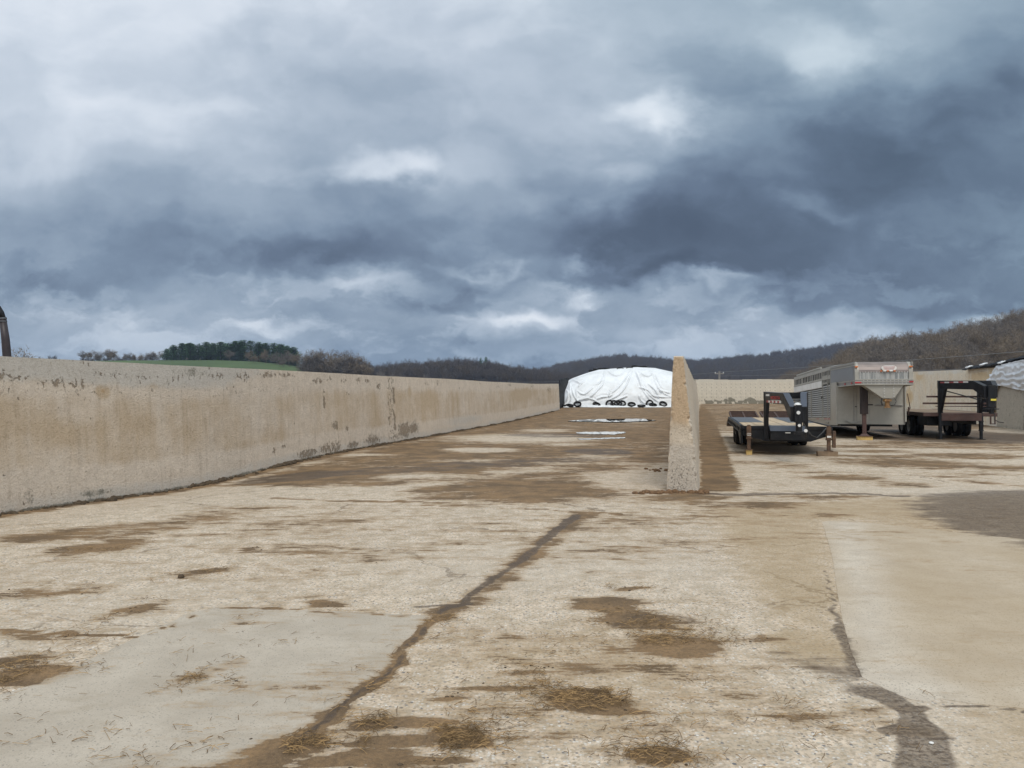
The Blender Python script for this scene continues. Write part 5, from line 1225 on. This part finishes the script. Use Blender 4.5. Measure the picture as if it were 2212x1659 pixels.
# ------------------------------------------------------------------ trees
M_bark = mat('bare_bark', (.092, .076, .068), .9, var=.2, vscale=.5, spec=.1)
M_bark2 = mat('bare_bark_brown', (.095, .072, .050), .9, var=.2, vscale=.5, spec=.1)
M_barkp = mat('pale_bark', (.20, .175, .15), .9, var=.2, vscale=.5, spec=.1)
M_pine = mat('pine_needles', (.13, .235, .10), .85, var=.45, vscale=.35, spec=.15)
M_pinet = mat('pine_trunk', (.07, .05, .04), .9, spec=.1)
def bare_tree(seed, H=13., spread=.62, twigs=1.0, wtw=.075, depth=4, m=None, low=.25, name='bare_tree_crown'):
    r = random.Random(seed); V = []; F = []; TV = []; TF = []
    def cone(p, q, r0, r1, n=4):
        d = (q-p).normalized(); a = d.orthogonal().normalized(); b = d.cross(a); o = len(TV if r0 > H*.012 else V); L = TV if r0 > H*.012 else V; FF = TF if r0 > H*.012 else F
        for (c, rr) in ((p, r0), (q, r1)):
            for k in range(n): t = 2*math.pi*k/n; L.append(tuple(c+(a*math.cos(t)+b*math.sin(t))*rr))
        for k in range(n): FF.append((o+k, o+(k+1) % n, o+n+(k+1) % n, o+n+k))
    def twig(p, d, L):
        q = p+d*L+Vector((0, 0, L*.15)); s = d.cross(Vector((r.uniform(-1, 1), r.uniform(-1, 1), r.uniform(-1, 1)))).normalized()*wtw*.5
        o = len(V); V.extend([tuple(p-s), tuple(p+s), tuple(q)]); F.append((o, o+1, o+2))
    def grow(p, d, L, rad, lev):
        nseg = 3 if lev < 2 else 2
        for i in range(nseg):
            d = (d+Vector((r.uniform(-1, 1), r.uniform(-1, 1), r.uniform(-.4, .8)))*.16).normalized(); q = p+d*(L/nseg); r1 = rad*.80
            cone(p, q, rad, r1, 5 if lev == 0 else 3); p = q; rad = r1
            if lev < depth:
                for _ in range(2 if (lev > 0 or i > 0) else 0):
                    a = r.uniform(0, 2*math.pi); side = d.orthogonal().normalized(); side = Matrix.Rotation(a, 3, d) @ side
                    nd = (d*(1-spread)+side*spread+Vector((0, 0, .18))).normalized(); grow(p, nd, L*r.uniform(.50, .72), rad*.62, lev+1)
            if lev >= depth-1:
                for _ in range(int(3*twigs)):
                    a = r.uniform(0, 2*math.pi); side = Matrix.Rotation(a, 3, d) @ d.orthogonal().normalized(); twig(p, (d*.6+side*.7).normalized(), L*r.uniform(.5, 1.1))
        if lev < depth: grow(p, d, L*.72, rad*.8, lev+1)
    grow(Vector((0, 0, 0)), Vector((0, 0, 1)), H*.34, H*.020, 0)
    mx = max(v[2] for v in V); k = H/mx
    V = [(a*k, b*k, c*k) for a, b, c in V]; TV = [(a*k, b*k, c*k) for a, b, c in TV]
    return newmesh(name, V, F, m or M_bark), newmesh('bare_tree_trunk', TV, TF, m or M_bark)
def pine_tree(seed, H=16.):
    r = random.Random(seed); V = []; F = []
    def leaf(c, d, L, wd):
        s = d.cross(Vector((r.uniform(-.4, .4), r.uniform(-.4, .4), 1))).normalized()*wd; o = len(V)
        V.extend([tuple(c), tuple(c+d*L*.6+s), tuple(c+d*L), tuple(c+d*L*.6-s)]); F.append((o, o+1, o+2, o+3))
    z = H*.03
    while z < H:
        f = z/H; rad = H*.23*(1-f)**.55*(1 if f > .3 else .75+f*.8)*r.uniform(.75, 1.2)+.2; nb = r.randint(6, 8)
        a0 = r.uniform(0, 6.28)
        for k in range(nb):
            a = a0+6.283*k/nb+r.uniform(-.3, .3); L = rad*r.uniform(.65, 1.2); d = Vector((math.cos(a), math.sin(a), r.uniform(.0, .35)))
            for j in range(int(4+L*2.2)):
                t = (j+.5)/int(4+L*2.2); c = Vector((0, 0, z))+d*L*t
                for _ in range(3):
                    dd = (d*.7+Vector((r.uniform(-1, 1), r.uniform(-1, 1), r.uniform(-.25, .55)))).normalized(); leaf(c+Vector((r.uniform(-.25, .25), r.uniform(-.25, .25), r.uniform(-.1, .25))), dd, r.uniform(.45, .95), r.uniform(.10, .2))
        z += H*.050*r.uniform(.8, 1.2)
    cr = newmesh('pine_crown', V, F, M_pine)
    mb = MB(); mb.tube([(0, 0, -.5), (0, 0, H*.5), (0, 0, H*.93)], [H*.02, H*.012, H*.004], 6)
    return cr, newmesh('pine_trunk', mb.v, mb.f, M_pinet)
M_barkn = mat('grey_brown_bark', (.185, .158, .135), .9, var=.25, vscale=.5, spec=.1)
M_barkb = mat('brown_bark', (.21, .165, .118), .9, var=.25, vscale=.5, spec=.1)
far_protos = [bare_tree(10+i, 13., .6+.05*(i % 2), 1.0, .11, 3, [M_bark, M_bark2, M_bark, M_barkp][i]) for i in range(4)]
near_protos = [bare_tree(30+i, 13., .56+.05*i, 1.1, .060, 4, [M_barkn, M_barkb, M_barkb, M_barkn][i]) for i in range(4)]
bush_protos = [bare_tree(50+i, 9., .62, 1.3, .07, 4, [M_barkb, M_barkn][i]) for i in range(2)]
pine_protos = [pine_tree(70+i) for i in range(4)]
def place_tree(name, proto, px, d, h, lab, group, base=None, cat='tree', sxy=1.):
    x = (px-CX)/FOC*d; z = float(hill(np.array(px), np.array(d))) if base is None else base
    H0 = max(v.co.z for v in proto[0].vertices) if 'H' not in proto[0] else proto[0]['H']
    proto[0]['H'] = H0
    k = h/H0; e = empty(name, (x, d, z), (0, 0, rnd.uniform(0, 6.28))); e.scale = (k*sxy, k*sxy, k)
    link('crown', proto[0], e); link('trunk', proto[1], e); tag(e, lab, cat, group); return e
# pine grove: crest outline followed tree by tree
grove = [(500,1047),(520,1036),(545,1030),(570,1029),(595,1032),(618,1027),(640,1030),(662,1026),(685,1030),(706,1024),(728,1021),(752,1023),(775,1026),(797,1030),(820,1030),(842,1033),(862,1038),(880,1042)]
for i, (px, ty) in enumerate(grove):
    d = 556+rnd.uniform(-6, 6); b = float(hill(np.array(px), np.array(d))); h = CAMH+(HY-ty)/FOC*d-b
    place_tree('pine_tree', pine_protos[i % 4], px, d, h+.5, 'dark green pine in the front row of the grove beyond the field', 'pines of the grove beyond the field', sxy=2.5)
for i in range(44):
    px = rnd.uniform(500, 885); d = rnd.uniform(562, 600); b = float(hill(np.array(px), np.array(d))); ty = np.interp(px, [g[0] for g in grove], [g[1] for g in grove])+rnd.uniform(0, 5)
    place_tree('pine_tree', pine_protos[rnd.randrange(4)], px, d, CAMH+(HY-ty)/FOC*d-b, 'dark green pine deep in the grove beyond the field', 'pines of the grove beyond the field', sxy=2.1)
# bare trees in front of and beside the grove
for i, (px, ty, d, sxy) in enumerate([(690,1046,540,1.3),(745,1048,535,1.1),(798,1044,530,1.1),(830,1050,520,1.3),(868,1046,520,1.3),(890,1052,515,1.2),(760,1060,515,1.3),(850,1070,505,1.5),(560,1072,545,1.0),(600,1074,545,1.0)]):
    b = float(hill(np.array(px), np.array(d)))
    place_tree('bare_tree', near_protos[i % 4], px, d, CAMH+(HY-ty)/FOC*d-b, 'bare grey tree standing against the dark pine grove', 'bare trees in front of the pine grove', sxy=sxy)
place_tree('bare_tree', far_protos[3], 920, 520, 14., 'pale slender bare tree just right of the pine grove', None, sxy=.9)
for i, (px, ty, lab) in enumerate([(975,1048,'broad round bare tree, the largest right of the pine grove'),(1020,1053,'bare round tree leaning on the broad one from the right'),(1052,1064,'smaller bare tree right of the broad round pair'),(945,1062,'bushy bare tree between the pale slender tree and the broad one'),(1085,1080,'low bare tree where the hedge dips'),(958,1052,'bare crown filling the gap left of the broad round tree'),(998,1050,'bare crown between the two broad round trees'),(1036,1060,'bare crown behind the smaller tree of the round group'),(1068,1074,'narrow bare tree before the hedge dips'),(930,1070,'low bare bush at the right foot of the grove')]):
    d = 430; ty -= 6; b = float(hill(np.array(px), np.array(d)))
    place_tree('bare_tree', bush_protos[i % 2], px, d, CAMH+(HY-ty)/FOC*d-b+1, lab, None, sxy=1.15)
for i, px in enumerate([252,268,290,300,322,335,346,372,388,405,424,440,452,466,478]):
    d = 575; b = float(hill(np.array(px), np.array(d))); ty = [1060,1059,1064,1062,1056,1055,1058,1068,1066,1072,1070,1066,1064,1063,1060][i]-12
    place_tree('bare_tree', near_protos[i % 4], px, d, CAMH+(HY-ty)/FOC*d-b, 'small bare tree on the skyline left of the pine grove', 'bare trees on the left skyline', sxy=1.25)
for i in range(26):
    px = 246+i*9.4; d = 600; b = float(hill(np.array(px), np.array(d)))
    place_tree('bare_tree', far_protos[i % 3], px, d, CAMH+(HY-1071+5*math.sin(i*1.7))/FOC*d-b, 'low bare tree behind the skyline row left of the grove', 'bare trees on the left skyline', sxy=1.5)
for px, ty in ((120, 1067), (150, 1063), (164, 1062), (60, 1068)):
    d = 540; b = float(hill(np.array(px), np.array(d))); place_tree('bare_tree', far_protos[0], px, d, CAMH+(HY-ty)/FOC*d-b, 'tiny bare treetop showing over the left wall', 'tiny treetops over the left wall')
place_tree('bare_tree', near_protos[1], 8, 90, 7.8, 'bare tree behind the dark pipe at the left edge', None, base=-.4, sxy=1.2)
place_tree('shrub', (pine_protos[0][0], pine_protos[0][1]), 612, 420, 2.4, 'lone dark green bush in the green field', None, cat='bush', sxy=1.8)

# far woods: thousands of bare trees, one mass per hillside, instanced on points
def woods(name, pts, scales, protos, lab, seed=0):
    me = newmesh(name, pts, [])
    a = me.attributes.new('sc', 'FLOAT', 'POINT'); a.data.foreach_set('value', np.array(scales, dtype=np.float32))
    o = link(name, me); tag(o, lab, 'woods', None, 'stuff')
    ng = bpy.data.node_groups.new(name, 'GeometryNodeTree'); ng.interface.new_socket('Geometry', in_out='INPUT', socket_type='NodeSocketGeometry'); ng.interface.new_socket('Geometry', in_out='OUTPUT', socket_type='NodeSocketGeometry')
    gi = ng.nodes.new('NodeGroupInput'); go = ng.nodes.new('NodeGroupOutput'); jn = ng.nodes.new('GeometryNodeJoinGeometry')
    for i, pr in enumerate(protos):
        oi = ng.nodes.new('GeometryNodeObjectInfo'); oi.inputs['Object'].default_value = pr; oi.inputs['As Instance'].default_value = True
        ng.links.new(oi.outputs['Geometry'], jn.inputs[0])
    gti = ng.nodes.new('GeometryNodeGeometryToInstance')
    iop = ng.nodes.new('GeometryNodeInstanceOnPoints'); iop.inputs['Pick Instance'].default_value = True
    rv = ng.nodes.new('FunctionNodeRandomValue'); rv.data_type = 'FLOAT_VECTOR'; rv.inputs[0].default_value = (-.05, -.05, 0); rv.inputs[1].default_value = (.05, .05, 6.28); rv.inputs['Seed'].default_value = seed
    na = ng.nodes.new('GeometryNodeInputNamedAttribute'); na.data_type = 'FLOAT'; na.inputs['Name'].default_value = 'sc'
    ng.links.new(gi.outputs[0], iop.inputs['Points']); ng.links.new(jn.outputs[0], iop.inputs['Instance']); ng.links.new(rv.outputs[0], iop.inputs['Rotation']); ng.links.new(na.outputs['Attribute'], iop.inputs['Scale']); ng.links.new(iop.outputs[0], go.inputs[0])
    md = o.modifiers.new('scatter', 'NODES'); md.node_group = ng
    return o
def proto_obj(pr, nm):      # crown and trunk in one mesh, source of the scattered copies
    V = [tuple(v.co) for v in pr[0].vertices]; F = [tuple(p.vertices) for p in pr[0].polygons]; b = len(V)
    V += [tuple(v.co) for v in pr[1].vertices]; F += [tuple(i+b for i in p.vertices) for p in pr[1].polygons]
    return bpy.data.objects.new(nm, newmesh(nm, V, F, pr[0].materials[0]))
P_far = [proto_obj(p, 'wood_tree') for p in far_protos[:3]]; P_near = [proto_obj(p, 'hill_tree') for p in near_protos]; P_pine = [proto_obj(p, 'cedar') for p in pine_protos[:1]]
P_pale = [proto_obj(far_protos[3], 'pale_tree')]
def scatter(px0, px1, d0, d1, spacing, seed, keep=None):
    r = np.random.default_rng(seed); area = ((px1-px0)/FOC*(d0+d1)/2)*(d1-d0); n = int(area/spacing**2)
    px = r.uniform(px0, px1, n); d = r.uniform(d0, d1, n)
    if keep is not None: k = keep(px, d, r); px = px[k]; d = d[k]
    x = (px-CX)/FOC*d; z = hill(px, d)-.3
    return np.stack([x, d, z], -1), px, d
pts, px, d = scatter(1000, 1800, 610, 760, 6.5, 1); sc = (1.0+.55*(rng.random(len(px))-.5))*np.interp(px, [1000, 1100, 1250, 1400, 1600], [.85, 1.1, 1.15, 1.2, .95])
woods('bare_woods', pts, sc, P_far+P_pale[:0], 'dense bare woods on the ridge above the left wall', 1)
pts, px, d = scatter(1080, 1330, 596, 612, 9, 5); woods('bare_woods', pts, .75+.3*rng.random(len(px)), P_pale, 'pale bare trunks along the front edge of the ridge woods', 6)
pts, px, d = scatter(1400, 3200, 760, 1480, 11.0, 2); woods('bare_woods', pts, (1.15+.8*(rng.random(len(px))-.5)), P_far, 'bluish bare woods on the far hill behind the white mound', 2)
pts, px, d = scatter(2330, 3400, 235, 430, 7.0, 3); sc = (.75+.65*rng.random(len(px)))*np.interp(px, [2330, 2500, 2600], [.5, .8, 1.]); woods('bare_woods', pts, sc, P_near, 'brown bare woods on the near hillside at the right', 3)
pts, px, d = scatter(2850, 3400, 330, 430, 14, 4, lambda px, d, r: r.random(len(px)) < .5); woods('cedar_clumps', pts, .38+.3*rng.random(len(px)), P_pine, 'dark cedars among the bare trees of the right hillside', 4)
pts, px, d = scatter(900, 1700, 470, 500, 7, 8); woods('hedge_brush', pts, .30+.15*rng.random(len(px)), P_near, 'low bare brush at the foot of the ridge woods', 8)
# the trees that stand out on the right skyline
for i, (px, ty, lab) in enumerate([(2745,1004,'bare tree above the nose of the livestock trailer on the right skyline'),(2810,990,'wide bare tree on the right skyline before the first tall one'),(2905,945,'tallest bare tree on the right skyline'),(2932,950,'bare tree close right of the tallest one'),(2966,942,'bare tree with thin upright top left of the dark cedars'),(2990,955,'short bare tree touching the dark cedars'),(2600,1036,'low bare tree where the right hillside begins'),(2670,1024,'rounded bare tree on the lower right skyline')]):
    d = 395; b = float(hill(np.array(px), np.array(d))); place_tree('bare_tree', near_protos[i % 4], px, d, CAMH+(HY-ty)/FOC*d-b, lab, None, sxy=1.1)
for i, (px, ty) in enumerate([(3010,965),(3030,955),(3050,948),(3072,940),(3095,932)]):
    d = 400; b = float(hill(np.array(px), np.array(d))); place_tree('cedar_tree', pine_protos[i % 4], px, d, CAMH+(HY-ty)/FOC*d-b, 'dark evergreen on the skyline at the right edge', 'dark evergreens at the right edge', sxy=1.6)
for i, (px, ty) in enumerate([(1442, 1072), (1458, 1070)]):
    d = 690; b = float(hill(np.array(px), np.array(d))); place_tree('pine_tree', pine_protos[i], px, d, CAMH+(HY-ty)/FOC*d-b, ('left' if i == 0 else 'right')+' evergreen of the pair on the crest of the ridge woods', None, sxy=1.0)

# ------------------------------------------------------------------ utility pole and lines
M_pole = mat('pole_wood', (.30, .27, .24), .9, var=.2)
dpl = 210.; xpl = (2158-CX)/FOC*dpl
pl = tag(empty('utility_pole', (xpl, dpl, -2.8)), 'grey wooden utility pole with a crossarm beyond the back wall', 'utility pole')
ztop = CAMH+(HY-1114)/FOC*dpl+2.8
mb = MB(); mb.tube([(0, 0, 0), (0, 0, ztop)], [.40, .26], 8); mb.build('post', M_pole, pl)
mb = MB(); mb.box(-1.25, 1.25, -.12, .12, ztop-.75, ztop-.5); mb.build('crossarm', M_pole, pl)
for x in (-1.1, 0, 1.1):
    mb = MB(); mb.cyl((x, 0, ztop-.5), (x, 0, ztop-.2), .10, 6); mb.build('insulator', M_white, pl)
M_wire = mat('wire', (.22, .22, .22), .5)
def wire(pts, r, lab):
    P_ = []
    (p0, p1) = [Vector(p) for p in pts[:2]]; sag = pts[2]
    for i in range(25):
        t = i/24; q = p0.lerp(p1, t); q.z -= sag*4*t*(1-t); P_.append(tuple(q))
    mb = MB(); mb.tube(P_, r, 4); o = mb.build('power_line', M_wire, None); tag(o, lab, 'power line')
def at(px, py, d): return ((px-CX)/FOC*d, d, CAMH+(HY-py)/FOC*d)
wire([at(2158, 1116, dpl), at(3400, 1028, 90), .3], .035, 'upper power line running from the pole to the right edge')
wire([at(2158, 1128, dpl), at(3400, 1085, 90), .3], .030, 'lower power line running from the pole to the right edge')
wire([at(1900, 1126, 260), at(2158, 1116, dpl), .5], .035, 'power line reaching the pole from behind the dividing wall')
wire([at(1500, 1146, 240), at(1760, 1142, 240), .2], .04, 'power line just over the far end of the left wall')

# ------------------------------------------------------------------ manure clods, straw
M_clod = mat('manure_clod', (.085, .062, .042), .95, var=.4, vscale=18, bump=.6, bscale=50, spec=.15)
M_clodr = mat('reddish_clod', (.17, .10, .055), .95, var=.4, vscale=18, bump=.6, bscale=50, spec=.15)
M_straw = mat('straw', (.33, .21, .095), .75, var=.35, vscale=9, spec=.3)
M_strawd = mat('old_straw', (.15, .095, .045), .8, var=.35, vscale=9, spec=.2)
import bmesh
bm = bmesh.new(); bmesh.ops.create_icosphere(bm, subdivisions=2, radius=1.); IV = np.array([v.co[:] for v in bm.verts]); IF = np.array([[v.index for v in f.verts] for f in bm.faces]); bm.free()
def clods(name, items, m, lab):
    V = []; F = []
    for n_, (x, y, rx, ry, rz) in enumerate(items):
        d = 1+.45*(np.array([mnoise.noise(Vector(v)*1.9+Vector((n_*3.1, 0, 0))) for v in IV]))+.2*np.array([mnoise.noise(Vector(v)*5+Vector((n_*1.1, 0, 0))) for v in IV])
        a = rnd.uniform(0, 6.28); v = IV*d[:, None]*np.array([rx, ry, rz]); c, s = math.cos(a), math.sin(a)
        v = np.stack([v[:, 0]*c-v[:, 1]*s+x, v[:, 0]*s+v[:, 1]*c+y, v[:, 2]+float(gz(x, y))+rz*.25], -1)
        F.append(IF+len(V)*len(IV)); V.append(v)
    me = newmesh(name, np.concatenate(V), np.concatenate(F), m, True); tag(link(name, me), lab, 'dirt', None, 'stuff')
it = []
for i in range(700):
    y = 9.2+(rnd.random()**1.25)*48; b = .45+.55*math.sin(y*1.1)**2
    x = LW0+LWK*y+abs(rnd.gauss(0, .07)); r = rnd.uniform(.02, .065)*(1+y*.012)*b*(1.25 if 15 < y < 24 and rnd.random() < .3 else 1)*.85; it.append((x, y, r*rnd.uniform(1, 2.2), r*rnd.uniform(1, 2.2), r*.8))
clods('manure_clods', it, M_clod, 'dark manure clods piled along the foot of the left wall')
it = []
for (x, y, rx, ry, nn) in [(1455,1064,75,2.5,70),(1500,1064,12,2,10),(1430,1016,36,3,30),(1515,1063,14,3,8),(1400,1065,30,2,14)]:
    for _ in range(nn): 
        a = Gd(x+rnd.uniform(-rx, rx), y+rnd.uniform(-ry, ry)); r = rnd.uniform(.012, .045); it.append((a[0], a[1], r*1.5, r*1.2, r*.8))
clods('manure_clods', it, M_clodr, 'reddish brown clods scraped up by the end of the dividing wall')
it = []
for _ in range(120):
    q = DIRT[rnd.randrange(32)]; a = Gd(q[0]+rnd.gauss(0, .5)*q[2], q[1]+rnd.gauss(0, .5)*q[3]); r = rnd.uniform(.003, .009)
    it.append((a[0], a[1], r*1.4, r*1.2, r*.7))
a = Gd(393, 1247); it.append((a[0], a[1], .035, .03, .025))
clods('dirt_crumbs', it, M_clod, 'small crumbs of dirt on the concrete')
# straw: the single stalks are real
STR = [(470,1447,70,12,260,.35),(515,1470,22,9,50,.2),(500,1357,64,14,170,.2),(60,1455,120,30,520,.1),(300,1312,70,11,130,.3),(140,1278,120,12,110,.05),(210,1184,80,12,160,.1),(1455,1385,90,24,760,0),(1390,1335,110,18,260,0),(1255,1490,90,26,700,0),
       (1330,1515,60,14,120,0),(870,1560,120,18,420,0),(995,1588,60,22,330,0),(860,1610,140,20,480,0),(600,1620,110,28,520,.2),(1070,1476,90,9,120,0),(1420,1630,80,20,260,0),(1180,1380,200,30,160,0),(1100,1530,260,60,420,0),(1000,1420,160,40,160,0),
       (300,1600,300,50,220,0),(1500,1560,250,60,260,0),(1750,1560,160,60,110,0),(560,1420,200,50,60,0),(1360,1270,50,6,60,0),(440,1236,80,10,110,.1),(940,1335,60,10,120,0),(800,1480,90,30,120,.5),(120,1375,130,9,110,0),(1300,1420,260,70,260,0),(560,1640,200,18,180,0)]
def straw(name, m, frac, lab, lmin, lmax):
    V = []; F = []
    for (x, y, rx, ry, nn, tl) in STR:
        for _ in range(int(nn*frac*(.55 if nn > 100 else .8))):
            a_, b_ = rnd.gauss(0, .85), rnd.gauss(0, .85)
            px_ = x+a_*rx; py_ = y+b_*ry-tl*a_*rx; gq = Gd(px_, max(py_, 900))
            if float(fbm(np.array(gq[0]*4.), np.array(gq[1]*4.), 3)) < .44+rnd.random()*.16: continue
            if py_*K < HY+60: continue
            p = Gd(px_, py_); L = rnd.uniform(lmin, lmax)*(1.5 if rnd.random() < .08 else 1); an = rnd.uniform(-1., 1.)*.9+(0 if rnd.random() < .8 else 1.57); w_ = rnd.uniform(.0008, .0018)
            dx_, dy_ = math.cos(an)*L/2, math.sin(an)*L/2; z = float(gz(*p))+.009+rnd.random()*.008; tz = rnd.uniform(-.008, .012); bz_ = rnd.uniform(0, .008)
            pts = [(p[0]-dx_, p[1]-dy_, z-tz), (p[0]+rnd.uniform(-.006, .006), p[1], z+bz_), (p[0]+dx_, p[1]+dy_, z+tz)]
            nx_, ny_ = -math.sin(an)*w_, math.cos(an)*w_; o = len(V)
            for q in pts: V += [(q[0]-nx_, q[1]-ny_, q[2]), (q[0]+nx_, q[1]+ny_, q[2]), (q[0], q[1], q[2]+w_*1.4)]
            for s_ in (0, 3): F += [(o+s_, o+s_+3, o+s_+5, o+s_+2), (o+s_+2, o+s_+5, o+s_+4, o+s_+1)]
    me = newmesh(name, V, F, m); tag(link(name, me), lab, 'straw', None, 'stuff')
straw('straw', M_straw, .75, 'golden straw stalks scattered over the near concrete', .025, .085)
straw('old_straw', M_strawd, 1.5, 'darker trampled straw in the dirt patches', .015, .06)
# one white pebble in the wet channel
mb = MB(); me = newmesh('pebble', (IV*np.array([.012, .010, .006])).tolist(), IF, M_white, True); o = link('pebble', me); p = Gd(2008, 1604); o.location = (p[0], p[1], float(gz(*p))+.006); tag(o, 'white pebble in the dark wet channel at the lower right', 'pebble')

# ------------------------------------------------------------------ haze
HAZE = 1.7e-4
if HAZE:
    mb = MB(); mb.box(-1800, 1800, -60, 2150, -4., 125.)
    m = bpy.data.materials.new('haze'); m.use_nodes = True; t = NT(m.node_tree); o_ = t.n('ShaderNodeOutputMaterial'); pv = t.n('ShaderNodeVolumePrincipled')
    pv.inputs['Color'].default_value = (.55, .68, .92, 1); pv.inputs['Density'].default_value = HAZE; t.set(o_.inputs['Volume'], pv.outputs[0])
    hz_o = mb.build('haze', m, None); tag(hz_o, 'thin blue haze over the valley', None, None, 'stuff')
